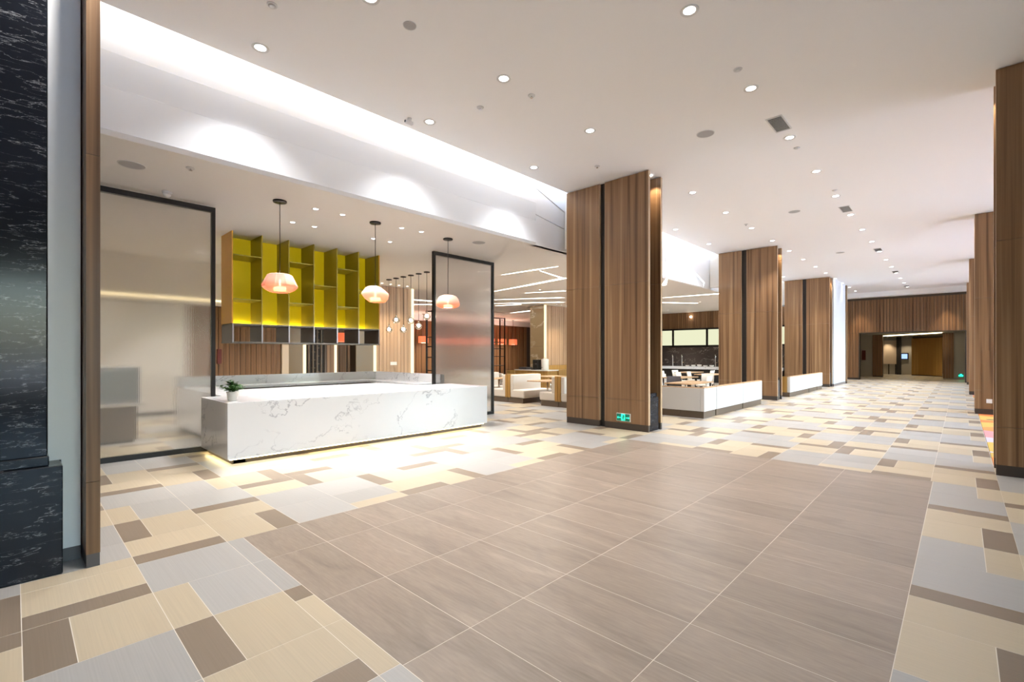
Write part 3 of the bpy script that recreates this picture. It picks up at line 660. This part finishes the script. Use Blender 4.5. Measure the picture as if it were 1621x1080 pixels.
part(t, 'dome', MB().lathe([(0, -.09), (.03, -.082), (.05, -.055), (.055, -.03)], -8.85, 1.62, LC, 16), M['plastic'])
t = thing('security_camera', 'small dark-faced bullet camera beside a cove downlight', 'camera', (-6.40, 4.36, HC))
part(t, 'mount', MB().lathe([(.03, -.05), (.035, -.0005)], -6.40, 4.36, HC, 12), M['plastic'])
part(t, 'body', B(-6.425, -6.375, 4.28, 4.42, HC - .095, HC - .045), M['plastic'], bevel=0.006, seg=1)
part(t, 'lens', MB().tube([(-6.40, 4.275, HC - .07), (-6.40, 4.28, HC - .07)], .02, 10), M['dark'])

# LED slots in the low ceiling
slots = [([(-10.5, 10.57), (-9.15, 10.56), (-8.3, 10.66), (-9.05, 10.66)], 'nearest bright light slot in the dining ceiling'),
         ([(-13.6, 13.16), (-9.5, 12.36), (-9.3, 12.50), (-11.3, 12.86)], 'longest slanted light slot in the dining ceiling'),
         ([(-9.15, 10.85), (-9.12, 10.85), (-9.42, 12.35), (-9.50, 12.35)], 'thin cross light slot joining two bright slots'),
         ([(-12.9, 14.35), (-11.3, 14.85), (-11.3, 15.0)], 'short light slot behind the longest slot'),
         ([(-15.6, 15.1), (-12.8, 16.5), (-12.7, 16.75)], 'long tapering light slot before the gold marble'),
         ([(-16.8, 16.2), (-13.9, 17.9), (-13.8, 18.2)], 'light slot closest to the gold marble top'),
         ([(-17.4, 17.1), (-16.0, 17.35), (-16.0, 17.55)], 'small light slot left of the gold marble'),
         ([(-19.8, 20.7), (-17.6, 20.25), (-17.6, 20.5)], 'light slot over the orange drum lamps'),
         ([(-18.4, 12.4), (-18.1, 12.4), (-17.9, 13.6), (-18.1, 13.6)], 'upper light slot seen beside the bulb pendants'),
         ([(-20.2, 13.7), (-19.9, 13.7), (-19.0, 14.6), (-19.2, 14.6)], 'lower light slot seen beside the bulb pendants'),
         ([(-7.9, 16.2), (-7.7, 16.2), (-7.08, 15.0), (-7.10, 14.9)], 'light slot beside the fascia in the second bay'),
         ([(-9.6, 19.75), (-7.2, 19.9), (-7.2, 20.12)], 'middle light slot over the second-bay tables'),
         ([(-10.6, 21.5), (-10.35, 21.5), (-9.3, 23.0), (-9.45, 23.0)], 'rear light slot over the second-bay tables'),
         ([(-16.4, 5.2), (-16.3, 3.4), (-16.1, 3.4), (-16.2, 5.2)], 'light slot behind the tall glass screen')]
for pts, lb in slots:
    cx, cyy = sum(p[0] for p in pts) / len(pts), sum(p[1] for p in pts) / len(pts)
    t = thing('light_slot', lb, 'light', (cx, cyy, LC), 'light slots in the dining ceiling')
    part(t, 'diffuser', MB().slab(pts, LC - .004, LC - .0005), M['strip'])

# ================================================================== WALL BEHIND THE BAR (X = -15.2)
def slats_y(mb, x, y0, y1, z0, z1, pitch=0.14, depth=0.03, gap=0.012, sgn=1):
    n = max(1, int(round((y1 - y0) / pitch))); p = (y1 - y0) / n
    for k in range(n):
        d = depth * random.uniform(.6, 1.0)
        mb.box(min(x, x + sgn * d), max(x, x + sgn * d), y0 + k * p + gap / 2, y0 + (k + 1) * p - gap / 2, z0, z1)
def slats_x(mb, y, x0, x1, z0, z1, pitch=0.14, depth=0.03, gap=0.012):
    n = max(1, int(round((x1 - x0) / pitch))); p = (x1 - x0) / n
    for k in range(n): mb.box(x0 + k * p + gap / 2, x0 + (k + 1) * p - gap / 2, y - depth * random.uniform(.6, 1.0), y, z0, z1)
wd = structure('wall_dining', B(-15.6, -15.25, -7, 7.46, 0, LC).box(-15.6, -15.25, 8.15, 10.55, 0, LC), M['kick'], 'timber wall behind the bar')
part(wd, 'plaster_panel', B(-15.25, -15.22, -7, 3.25, 0.1, 2.94), M['ceil_low'])
mb = MB(); slats_y(mb, -15.25, 3.27, 5.67, 0.1, 2.94); part(wd, 'slats', mb, M['wood_far'], kind='stuff')
part(wd, 'bulkhead', B(-15.25, -14.95, -7, 5.67, 2.96, LC), M['ceil_low'])
part(wd, 'bulkhead_light', B(-14.94, -14.92, -2, 5.6, 3.05, 3.10), M['strip_v'])
part(wd, 'pier', B(-15.25, -15.15, 5.68, 5.88, 0, LC), M['plaster_beige'])
part(wd, 'tan_panel', B(-15.25, -15.2, 5.89, 6.34, 0, LC), M['tan_panel'])
for y0, y1 in ((6.35, 6.43), (7.40, 7.46), (8.84, 8.93), (10.44, 10.54)): part(wd, 'light_bar', B(-15.25, -15.18, y0, y1, 0.1, LC - .01), M['strip_v'])
part(wd, 'screen_panel', B(-15.25, -15.22, 6.44, 7.11, 0, LC), M['dark'])
mb = MB()
for k in range(5): mb.box(-15.21, -15.17, 6.50 + k * .135, 6.54 + k * .135, 0, LC)
for k in range(30): mb.box(-15.20, -15.18, 6.62 + (k % 2) * .135, 6.73 + (k % 2) * .135, .1 + k * .13, .13 + k * .13)
part(wd, 'carved_lattice', mb, M['lattice'], kind='stuff')
mb = MB(); slats_y(mb, -15.25, 7.12, 7.39, 0, LC); part(wd, 'slats', mb, M['wood_far'], kind='stuff')
part(wd, 'tan_panel', B(-15.25, -15.2, 8.16, 8.83, 0, LC), M['tan_panel'])
mb = MB(); slats_y(mb, -15.25, 8.94, 10.43, 0.1, LC - .01, .15); part(wd, 'slats', mb, M['wood_pale'], kind='stuff')
part(wd, 'switch_plate', B(-15.20, -15.19, 9.52, 9.79, 1.20, 1.32), M['plastic'])
tag(link('fire_cabinet', B(-15.21, -15.12, 3.93, 4.03, 1.33, 1.74).mesh('fire_cabinet', M['red_box'])), 'dark red fire cabinet at the left end of the slatted wall behind the bar', 'cabinet')
# sideboard behind the tall screen
t = thing('sideboard', 'brown sideboard with a white top, blurred behind the tall glass screen', 'sideboard', (-11.0, 1.0, 0))
part(t, 'body', B(-11.5, -10.9, .35, 1.55, .05, .66), M['brown'])
part(t, 'worktop', B(-11.55, -10.85, .15, 1.70, .66, .70), M['ivory'])
part(t, 'foot', B(-11.45, -10.95, .4, 1.5, 0, .05), M['dark'])
t = thing('display_case', 'blue-grey display case on the sideboard, blurred behind the glass screen', 'case', (-11.2, 1.0, .70))
part(t, 'cabinet', B(-11.45, -11.0, .55, 1.60, .701, 1.36), M['grey_metal'])
part(t, 'front_pane', B(-11.0, -10.985, .6, 1.55, .76, 1.30), M['glass'])
part(t, 'top', B(-11.47, -10.97, .53, 1.62, 1.36, 1.39), M['ivory'])
# gold marble block and slatted wall beside it
wg = structure('wall_marble', B(-16.15, -15.3, 18.42, 27.4, 0, LC), M['kick'], 'marble-clad block with slatted side')
for z0, z1 in ((0, 1.0), (1.005, 2.0), (2.005, 3.0), (3.005, LC - .005)): part(wg, 'marble_panel', B(-16.15, -15.24, 18.38, 18.42, z0, z1), M['gold_marble'])
part(wg, 'light_bar', B(-15.3, -15.20, 18.43, 18.55, 0.1, LC - .01), M['strip_v'])
mb = MB(); slats_y(mb, -15.28, 18.57, 21.6, 1.05, LC - .01, .16); part(wg, 'slats', mb, M['wood_pale'], kind='stuff')
part(wg, 'dado', B(-15.3, -15.2, 18.57, 21.6, 0.0, 1.04), M['wood_gold'])
# far dark timber wall with downlit panels
wl = structure('wall_far_left', B(-25.4, -25.0, 2, 36.8, 0, 3.75), M['kick'], 'dark timber wall at the back of the dining area')
mb = MB(); slats_y(mb, -25.0, 12, 28, 0.1, 3.74, 0.42, 0.06, 0.05); part(wl, 'slats', mb, M['wood_far'], kind='stuff')
part(wl, 'white_band', B(-25.0, -24.6, 2, 36.8, 3.76, LC), M['white'])
for i in range(9):
    y = 16.2 + 1.15 * i
    t = thing('drum_lamp', '%s orange drum lamp from the left before the dark timber wall' % ordn[i], 'lamp', (-24.0, y, 2.5), 'orange drum pendants')
    part(t, 'shade', MB().lathe([(.30, -.2), (.30, .2)], -24.0, y, 2.5, 18, caps=False), M['orange_shade'])
    part(t, 'cord', MB().cyl(-24.0, y, 2.7, LC, .012, 5), M['black_metal'])
    part(t, 'canopy', MB().lathe([(.08, -.03), (.08, 0)], -24.0, y, LC - .001, 10), M['black_metal'])
    part(t, 'diffuser', MB().lathe([(0, -.19), (.28, -.19)], -24.0, y, 2.5, 14, caps=False), M['bulb'])
    if i % 2 == 0: downlight(-24.3, y, LC, 'wall-washing spot over the dark timber wall above the %s drum lamp' % ordn[i], 'spots on the dark timber wall', 0.06, 90, WARMER, R(70))
t = thing('drum_lamp', 'orange drum lamp seen through the open boxes of the yellow shelf', 'lamp', (-18.0, 9.02, 2.28))
part(t, 'shade', MB().lathe([(.17, -.175), (.17, .175)], -18, 9.02, 2.28, 18, caps=False), M['orange_shade'])
part(t, 'cord', MB().cyl(-18.0, 9.02, 2.45, LC, .01, 5), M['black_metal'])
part(t, 'diffuser', MB().lathe([(0, -.165), (.16, -.165)], -18.0, 9.02, 2.28, 14, caps=False), M['bulb'])
def open_rack(label, x, y0, y1, z1, lit=False):
    t = thing('display_rack', label, 'rack', (x, (y0 + y1) / 2, 0), None)
    for y in (y0, y1):
        for xx in (x - .4, x): part(t, 'upright', B(xx - .04, xx, y - .04, y + .04, 0, z1), M['black_metal'])
    for z in (0.3, 0.9, 1.45, 1.9, 2.3, z1 - .05):
        part(t, 'shelf', B(x - .44, x, y0 + .04, y1 - .04, z, z + .04), M['black_metal'])
    return t
open_rack('black open metal rack by the orange drum lamps left of the glass screen', -16.0, 12.05, 13.6, 3.45)
open_rack('black open metal rack behind the right edge of the glass screen on the counter', -20.0, 18.1, 20.45, 3.8)

# ================================================================== BOOTHS
def booth(label, x, y0, y1, face, back=.14, deep=.72, group='cream booths past the bar'):
    """back panel at x, seat towards +X (face=1) or -X (face=-1); end cushions start at y0"""
    s = face; t = thing('booth_bench', label, 'bench', (x, (y0 + y1) / 2, 0), group)
    bx = lambda a, c, *r: B(min(x + s * a, x + s * c), max(x + s * a, x + s * c), *r)
    part(t, 'base', bx(.0, deep - .06, y0 + .03, y1 - .03, 0, .17), M['brown'])
    part(t, 'wood_back', bx(0, .10, y0, y1, .17, .93), M['wood_gold'])
    part(t, 'back_cushion', bx(.10, .24, y0 + .01, y1 - .01, .40, .92), M['cream'], bevel=.03)
    part(t, 'seat_cushion', bx(.10, deep, y0 + .01, y1 - .01, .172, .43), M['cream'], bevel=.035)
    return t
booth('cream booth bench facing right, its white back turned to the pedestal table', -10.92, 11.30, 12.75, 1)
booth('cream booth bench back to back with the first, just past the counter', -10.94, 11.30, 12.75, -1)
booth('cream booth bench right of the pedestal table, facing left', -8.82, 11.28, 12.75, -1)
booth('cream booth bench half hidden behind the nearest left column', -8.80, 11.28, 12.75, 1)
booth('cream booth bench at the far left behind the glass screen edge', -13.0, 11.3, 12.75, 1)
for i, (x, y) in enumerate(((-15.2, 12.6), (-17.9, 14.4), (-11.0, 16.5), (-9.2, 15.4))):
    booth('cream booth bench in the rear booth row, %s' % ('beside the tan dado wall', 'nearest the gold marble', 'between the rear tables', 'behind the pedestal table')[i], x, y, y + 1.4, 1 if i % 2 == 0 else -1)
def pedestal_table(label, x, y, w_=.8, l_=1.1, group='pedestal tables past the bar', mat='wood_top', rotz=0):
    t = thing('pedestal_table', label, 'table', (x, y, 0), group)
    part(t, 'tabletop', B(x - w_ / 2, x + w_ / 2, y - l_ / 2, y + l_ / 2, .725, .755), M[mat], bevel=.006, seg=1)
    part(t, 'pole', MB().cyl(x, y, .03, .725, .03, 12), M['chrome'])
    part(t, 'foot', MB().lathe([(.24, 0), (.24, .012), (.05, .035), (.03, .05)], x, y, 0, 22), M['chrome'])
    return t
pedestal_table('wooden pedestal table between the two front booth benches', -9.72, 11.92, .78, 1.15)
pedestal_table('wooden pedestal table left of the booth backs, at the screen edge', -11.99, 11.95, .62, 1.15)
pedestal_table('wooden pedestal table in the rear booth row', -11.6, 14.4, .8, 1.1)
# service counter with machines
sc_ = thing('service_counter', 'wooden self-service counter with pale top before the gold marble', 'counter', (-13.4, 15.9, 0))
part(sc_, 'body', B(-14.6, -12.75, 15.62, 16.3, 0, .88), M['wood_gold'])
part(sc_, 'worktop', B(-14.65, -12.7, 15.58, 16.34, .88, .92), M['ivory'])
part(sc_, 'side_wing', B(-13.0, -12.7, 16.35, 18.3, 0, .92), M['wood_gold'])
t = thing('coffee_machine', 'black coffee machine on the self-service counter', 'machine', (-13.55, 15.9, .921))
mach = part(t, 'body', B(-13.72, -13.42, 15.78, 16.05, .92, 1.36), M['dark'], bevel=.012)
part(mach, 'front_panel', B(-13.68, -13.46, 15.765, 15.782, 1.08, 1.24), M['chrome'])
part(mach, 'spout', B(-13.60, -13.54, 15.73, 15.78, 1.16, 1.20), M['chrome'])
part(mach, 'drip_tray', B(-13.70, -13.44, 15.66, 15.79, .92, .96), M['black_metal'])
t = thing('water_urn', 'pale cylindrical urn with a chrome lid beside the black coffee machine', 'urn', (-13.15, 15.95, .92))
urn = part(t, 'body', MB().lathe([(.15, 0), (.165, .02), (.165, .44), (.155, .47)], -13.15, 15.95, .92, 22), M['ivory'])
part(urn, 'lid', MB().lathe([(.155, .47), (.10, .50), (.02, .51), (.02, .55), (0, .55)], -13.15, 15.95, .92, 18), M['chrome'])
part(urn, 'tap', B(-13.17, -13.13, 15.73, 15.79, 1.0, 1.04), M['chrome'])
tag(link('tray_stack', B(-14.45, -14.0, 15.66, 16.1, .921, 1.02).mesh('tray_stack', M['charcoal'], bevel=.012)), 'dark folded cloth or trays left on the self-service counter', 'tray')

# ================================================================== CHAIRS
def dining_chair(label, x, y, rz, seat='ivory', group='white-backed dining chairs'):
    t = thing('dining_chair', label, 'chair', (x, y, 0), group, rz)
    O = (0, 0, 0)
    part(t, 'seat', B(-.23, .23, -.22, .22, .42, .48), M['charcoal' if seat == 'charcoal' else 'ivory'], bevel=.02, org=O)
    vb = []
    mbk = MB(); cols = 7
    for z, lean in ((.46, 0), (.60, .01), (.82, .06)):
        for k in range(cols):
            a = -1 + 2 * k / (cols - 1); vb.append((a * .235, .22 + lean - .07 * a * a, z))
    for z, lean in ((.46, 0), (.60, .01), (.82, .06)):
        for k in range(cols):
            a = -1 + 2 * k / (cols - 1); vb.append((a * .235, .25 + lean - .07 * a * a, z))
    fs = []; n = cols * 3
    for r_ in range(2):
        for k in range(cols - 1):
            i = r_ * cols + k; fs += [(i, i + 1, i + cols + 1, i + cols), (n + i, n + i + cols, n + i + cols + 1, n + i + 1)]
    for k in range(cols - 1): fs += [(k, n + k, n + k + 1, k + 1), (2 * cols + k, 2 * cols + k + 1, n + 2 * cols + k + 1, n + 2 * cols + k)]
    for r_ in range(2):
        i = r_ * cols; fs.append((i, i + cols, n + i + cols, n + i)); i += cols - 1; fs.append((i, n + i, n + i + cols, i + cols))
    mbk.add(vb, fs, 0, True)
    part(t, 'backrest', mbk, M['charcoal' if seat == 'charcoal' else 'ivory'], org=O)
    for sx in (-1, 1):
        for sy in (-1, 1):
            part(t, 'leg', MB().tube([(sx * .19, sy * .18, .42), (sx * .22, sy * .22, 0)], .014, 7), M['black_metal'], org=O)
    return t
proto = dining_chair('white-backed dining chair nearest the second-bay bench, left', -7.05, 13.6, R(90))
spots_c = [(-7.05, 14.7, 90), (-8.35, 16.6, 95), (-8.35, 17.6, 80), (-6.9, 17.6, -90), (-8.6, 19.7, 90), (-8.6, 20.8, 95), (-7.0, 20.6, -85), (-10.0, 21.0, 90), (-10.0, 22.4, 80), (-8.9, 23.2, -90), (-7.3, 18.9, 10)]
lab_c = ['white-backed dining chair second along the second-bay bench table', 'white-backed dining chair at the near corner of the middle table', 'white-backed dining chair at the far corner of the middle table', 'white-backed dining chair against the second wooden column', 'white-backed dining chair at the rear table, near corner', 'white-backed dining chair at the rear table, far corner', 'white-backed dining chair turned away beyond the second column', 'white-backed dining chair nearest the kitchen counter, left', 'white-backed dining chair nearest the kitchen counter, middle', 'white-backed dining chair nearest the kitchen counter, right', 'white-backed dining chair at the head of the middle table']
for (x, y, a), lb in zip(spots_c, lab_c): clone(proto, (x, y, 0), lb, rotz=R(a))
pc = dining_chair('charcoal dining chair between the white chairs of the middle table', -6.3, 19.5, R(170), 'charcoal', 'charcoal dining chairs')
for (x, y, a, lb) in ((-9.3, 19.2, 100, 'charcoal dining chair left of the rear table'), (-6.7, 22.0, -80, 'charcoal dining chair right of the rear table'), (-7.3, 15.9, 20, 'charcoal dining chair between bench table and middle table')):
    clone(pc, (x, y, 0), lb, rotz=R(a))
def leg_table(label, x, y, w_=.8, l_=1.5, mat='wood_top'):
    t = thing('dining_table', label, 'table', (x, y, 0), 'wooden tables of the second bay')
    part(t, 'tabletop', B(x - w_ / 2, x + w_ / 2, y - l_ / 2, y + l_ / 2, .725, .755), M[mat])
    for sx in (-1, 1):
        for sy in (-1, 1):
            part(t, 'leg', B(x + sx * (w_ / 2 - .07) - .02, x + sx * (w_ / 2 - .07) + .02, y + sy * (l_ / 2 - .1) - .02, y + sy * (l_ / 2 - .1) + .02, 0, .725), M['black_metal'])
    return t
leg_table('wooden table behind the corner of the second-bay bench', -5.95, 14.1, .8, 1.7)
leg_table('middle wooden table of the second bay', -7.6, 17.1, .8, 1.5)
leg_table('rear wooden table of the second bay', -7.8, 20.6, .8, 1.5)
leg_table('wooden table nearest the kitchen counter', -9.4, 22.2, .8, 1.5)
for i, (x, y) in enumerate(((-13.5, 13.9), (-15.6, 15.0))): clone(proto, (x, y, 0), 'white-backed dining chair %s' % ('left of the self-service counter', 'far left of the self-service counter')[i], rotz=R(150))
go = dining_chair('golden-brown chair left of the coffee machine', -16.2, 17.1, R(200), 'charcoal', 'golden-brown chairs')
for ch in go.children:
    if ch.name.split('.')[0] in ('seat', 'backrest'):
        ch.data = ch.data.copy(); ch.data.materials.clear(); ch.data.materials.append(M['wood_gold'])
clone(go, (-15.5, 17.5, 0), 'second golden-brown chair left of the coffee machine', rotz=R(190))
clone(go, (-18.6, 16.2, 0), 'golden-brown chair seen at the edge of the glass screen', rotz=R(170))

# ================================================================== BANQUETTES
def banquette(label, x, y0, y1, group, ends=False, wing=None):
    """bench whose white padded back is turned to the corridor at x; seat towards -X; wing = x extent of a return along the near end"""
    t = thing('banquette_bench', label, 'bench', (x - .3, (y0 + y1) / 2, 0), group)
    part(t, 'base', B(x - .62, x - .025, y0 + .02, y1 - .025, 0, .17), M['brown'])
    part(t, 'padded_back', B(x - .10, x, y0, y1 - .016, .172, .745), M['white_leather'], bevel=.008)
    part(t, 'wood_cap', B(x - .125, x - .008, y0 + .008, y1 - .008, .746, .768), M['wood_top'])
    part(t, 'back_cushion', B(x - .22, x - .102, y0 + .01, y1 - .01, .40, .72), M['cream'], bevel=.025)
    part(t, 'seat_cushion', B(x - .66, x - .102, y0 + .01, y1 - .01, .172, .42), M['cream'], bevel=.03)
    if ends: part(t, 'wood_end', B(x - .66, x - .11, y0 - .03, y0 - .002, 0.172, .768), M['wood_gold'])
    if wing:
        part(t, 'base', B(wing, x - .63, y0 + .03, y0 + .62, 0, .17), M['brown'])
        part(t, 'padded_back', B(wing, x - .102, y0, y0 + .10, .172, .745), M['white_leather'], bevel=.008)
        part(t, 'wood_cap', B(wing, x - .127, y0 + .008, y0 + .125, .746, .768), M['wood_top'])
        part(t, 'back_cushion', B(wing, x - .23, y0 + .102, y0 + .22, .425, .72), M['cream'], bevel=.025)
        part(t, 'seat_cushion', B(wing, x - .665, y0 + .102, y0 + .66, .172, .42), M['cream'], bevel=.03)
    return t
banquette('white-backed corner bench just past the nearest left column', -4.60, 11.77, 12.58, 'white-backed benches along the corridor', wing=-7.0)
banquette('middle white-backed bench between the first two left columns', -4.60, 12.60, 14.68, 'white-backed benches along the corridor')
banquette('white-backed bench ending at the second left column', -4.60, 14.70, 16.48, 'white-backed benches along the corridor')
banquette('nearest white-backed bench past the second left column, with wooden end', -4.60, 19.92, 23.0, 'white-backed benches along the corridor', ends=True)
banquette('white-backed bench in the middle past the second left column', -4.60, 23.02, 24.55, 'white-backed benches along the corridor')
banquette('furthest white-backed bench before the third left column', -4.60, 24.57, 25.6, 'white-backed benches along the corridor')

# ================================================================== KITCHEN WALL (Y = 27.6)
wk = structure('wall_kitchen', B(-16, -6.6, 27.72, 28.0, 0, LC), M['kick'], 'kitchen wall at the back of the second bay')
mb = MB(); slats_x(mb, 27.72, -15.2, -6.6, 3.14, LC - .005, .13); part(wk, 'header_slats', mb, M['wood_far'], kind='stuff')
part(wk, 'header_light', MB().cyl(-11.6, 27.62, 3.78, 3.86, .05, 10), M['bulb'])
for k in range(4):
    x0 = -14.75 + k * 2.05
    part(wk, 'backlit_panel', B(x0 + .06, x0 + 1.99, 27.66, 27.71, 2.14, 3.04), M['kitchen_panel'])
    part(wk, 'panel_frame', B(x0 - .06, x0 + .06, 27.62, 27.72, 2.05, 3.12), M['black_metal'])
part(wk, 'panel_frame', B(-14.8, -6.6, 27.62, 27.72, 3.06, 3.13).box(-14.8, -6.6, 27.62, 27.72, 2.02, 2.12), M['black_metal'])
part(wk, 'splashback', B(-15.2, -6.6, 27.66, 27.72, .95, 2.0), M['dark_stone'])
kc = thing('kitchen_counter', 'dark kitchen counter with pale stone edge below the backlit panels', 'counter', (-10.8, 27.3, 0))
part(kc, 'cabinet', B(-15, -6.7, 27.0, 27.65, 0, .74), M['dark'])
part(kc, 'worktop', B(-15.05, -6.65, 26.95, 27.655, .74, .90), M['white_marble'])
for i, x in enumerate((-12.62, -12.05, -10.1)):
    t = thing('tap', '%s steel swan-neck tap from the left on the kitchen counter' % ordn[i], 'tap', (x, 27.45, .9), 'steel taps on the kitchen counter')
    sp = part(t, 'spout', MB().tube([(x, 27.45, .9), (x, 27.45, 1.45), (x, 27.40, 1.56), (x + .05, 27.28, 1.56), (x + .1, 27.2, 1.42)], .03, 8), M['chrome'])
    part(sp, 'lever', B(x - .02, x + .12, 27.43, 27.47, 1.1, 1.14), M['chrome'])
for i in range(5):
    x = -11.6 + i * .35
    t = thing('dish_stack', '%s white dish stack from the left on the kitchen counter' % ordn[i], 'dishes', (x, 27.15, .9), 'white dishes on the kitchen counter')
    part(t, 'plates', MB().lathe([(.06, 0), (.12, .03), (.12, .06 + .02 * (i % 3)), (.10, .06 + .02 * (i % 3)), (0, .05)], x, 27.15, .9005, 14), M['ivory'])

# ================================================================== FAR END
structure('wall_left', B(-5.6, -4.57, 28.05, 31.35, 0.12, HC), M['cool_white'], 'white wall past the third left column')
structure('baseboard_left', B(-5.6, -4.56, 28.05, 31.35, 0, 0.118), M['grey_metal'])
t = thing('wood_fin', 'narrow upright wooden fin at the end of the white wall', 'panel', (-4.8, 31.5, 0))
part(t, 'panel', B(-5.2, -4.52, 31.37, 31.62, 0.12, HC - .002), M['wood'])
part(t, 'kick_board', B(-5.2, -4.525, 31.375, 31.615, 0, 0.12), M['kick'])
YE = 36.8
we = structure('wall_far', B(-30, -4.62, YE, YE + .3, 0, 5.8).box(-4.62, 9.2, YE, YE + .3, 2.94, 5.8).box(0.20, 9.2, YE, YE + .3, 0, 2.94), M['kick'], 'slatted timber end wall with wide opening')
mb = MB(); slats_x(mb, YE - .002, -5.3, 0.6, 2.95, 4.98, .155, .06, .02); slats_x(mb, YE - .002, -5.3, -4.63, 0.12, 2.94, .155, .06, .02)
part(we, 'slats', mb, M['wood_far'], kind='stuff')
part(we, 'slot_frame', B(-4.64, 0.22, YE - .08, YE + .31, 2.92, 2.965).box(-4.66, -4.62, YE - .08, YE + .31, 0, 2.94).box(0.19, 0.24, YE - .08, YE + .31, 0, 2.94), M['kick'])
part(we, 'wall_cove_light', B(-5.3, 0.2, YE - .10, YE - .06, 5.20, 5.23), M['strip_v'])
structure('trim_3', B(-5.3, 0.3, 35.9, 36.58, 5.10, HC - .001), M['ceil'], 'dropped soffit before the end wall')
for i, x in enumerate((-4.55, -0.55)): downlight(x, 36.2, 5.10, '%s of the two spots washing the far slatted wall' % ('left', 'right')[i], 'spots on the end wall', .06, 240, WARMER, R(60))
# lobby beyond the opening
structure('ceiling', MB().box(-30, 9.2, YE + .3, 52.2, 2.96, 3.1), M['grey_wall'], 'low lobby ceiling beyond the opening')
structure('wall_back', MB().box(-30, 9.2, 52.0, 52.2, 0, 2.96).box(3.5, 3.7, YE + .3, 52, 0, 2.96).box(-7.7, -7.5, YE + .3, 52, 0, 2.96), M['grey_wall'], 'rear and side walls closing the lobby')
lob = structure('wall_lobby', B(-7.5, -4.55, 42.1, 42.5, 0, 2.96), M['grey_wall'], 'grey lobby wall left of the opening')
mb = MB(); slats_x(mb, 42.1, -4.54, -3.97, .08, 2.95, .14, .05); part(lob, 'slats', mb, M['wood_far'], kind='stuff')
part(lob, 'return', B(-4.54, -3.97, 42.1, 42.5, 0, 2.96), M['kick'])
tag(link('fire_cabinet', B(-5.15, -4.93, 42.02, 42.10, 1.19, 1.87).mesh('fire_cabinet', M['red_box'])), 'dark red fire cabinet on the grey lobby wall', 'cabinet')
structure('wall_lobby_far', B(-6.5, -2.7, 48.2, 48.5, 0, 2.96), M['grey_wall'], 'grey wall at the back of the lobby')
t = thing('notice_board', 'pale spotlit board on black legs at the back of the lobby', 'board', (-4.1, 48.1, 0))
part(t, 'board', B(-4.62, -3.66, 48.10, 48.17, .82, 2.70), M['plaster_beige'])
for x in (-4.55, -4.15, -3.72): part(t, 'leg', B(x - .03, x + .03, 48.08, 48.14, 0, .82), M['black_metal'])
structure('trim_4', B(-3.66, -3.38, 47.9, 48.2, 0, 2.96), M['dark'], 'black post in the lobby')
t = thing('wall_screen', 'small lit blue screen on the grey lobby wall', 'screen', (-3.17, 48.15, 1.2))
part(t, 'bezel', B(-3.42, -2.95, 48.12, 48.2, 1.18, 1.70), M['dark'])
part(t, 'display', B(-3.36, -3.01, 48.11, 48.12, 1.25, 1.62), M['screen'])
cw = structure('wall_curved', label='curved golden slatted wall of the lobby')
mb = MB(); arc = [(-2.70 + 1.78 * k / 26, 47.0 - 1.9 * (k / 26) + 0.9 * math.sin(math.pi * k / 26) * .5) for k in range(27)]
for k in range(26):
    (xa, ya), (xb, yb) = arc[k], arc[k + 1]; dx, dy = xb - xa, yb - ya
    mb.slab([(xa + dx * .06, ya + dy * .06 - .03 * (k % 2)), (xb - dx * .06, yb - dy * .06 - .03 * (k % 2)), (xb - dx * .06, yb + .2), (xa + dx * .06, ya + .2)], 0.06, 2.80)
part(cw, 'slats', mb, M['wood_gold'], kind='stuff')
part(cw, 'backing', MB().slab([(p[0], p[1] + .04) for p in arc] + [(p[0], p[1] + .3) for p in arc[::-1]], 0, 2.80), M['kick'])
lr = structure('wall_lobby_right', B(-0.8, 3.5, 41.0, 41.3, 0, 2.96), M['grey_wall'], 'grey lobby wall right of the opening')
mb = MB(); slats_x(mb, 40.99, -0.82, -0.30, .08, 2.95, .14, .05); part(lr, 'slats', mb, M['wood_far'], kind='stuff')
tag(link('lobby_light', MB().slab([(-4.2, 43.6), (-2.4, 41.2), (-0.8, 39.2), (-0.95, 40.2), (-2.3, 42.0), (-3.9, 44.2)], 2.925, 2.945).mesh('lobby_light', M['lobby_led'])), 'curved strip of light in the lobby ceiling', 'light')
t = thing('exit_sign', 'tiny green exit sign low at the right of the far opening', 'sign', (0.03, 40.97, .17))
part(t, 'housing', B(-.10, .15, 40.965, 40.995, .15, .38), M['sign_dark'])
part(t, 'arrow', MB().box(-.08, .13, 40.955, 40.963, .20, .30).box(-.02, .07, 40.955, 40.963, .30, .36), M['green_sign'])
for i, (x, y) in enumerate(((-4.2, 47.7), (-3.0, 47.7), (-2.0, 44.4))): downlight(x, y, 2.955, '%s lobby downlight from the left beyond the opening' % ordn[i], 'lobby downlights', .06, 75, WARMER, R(80))
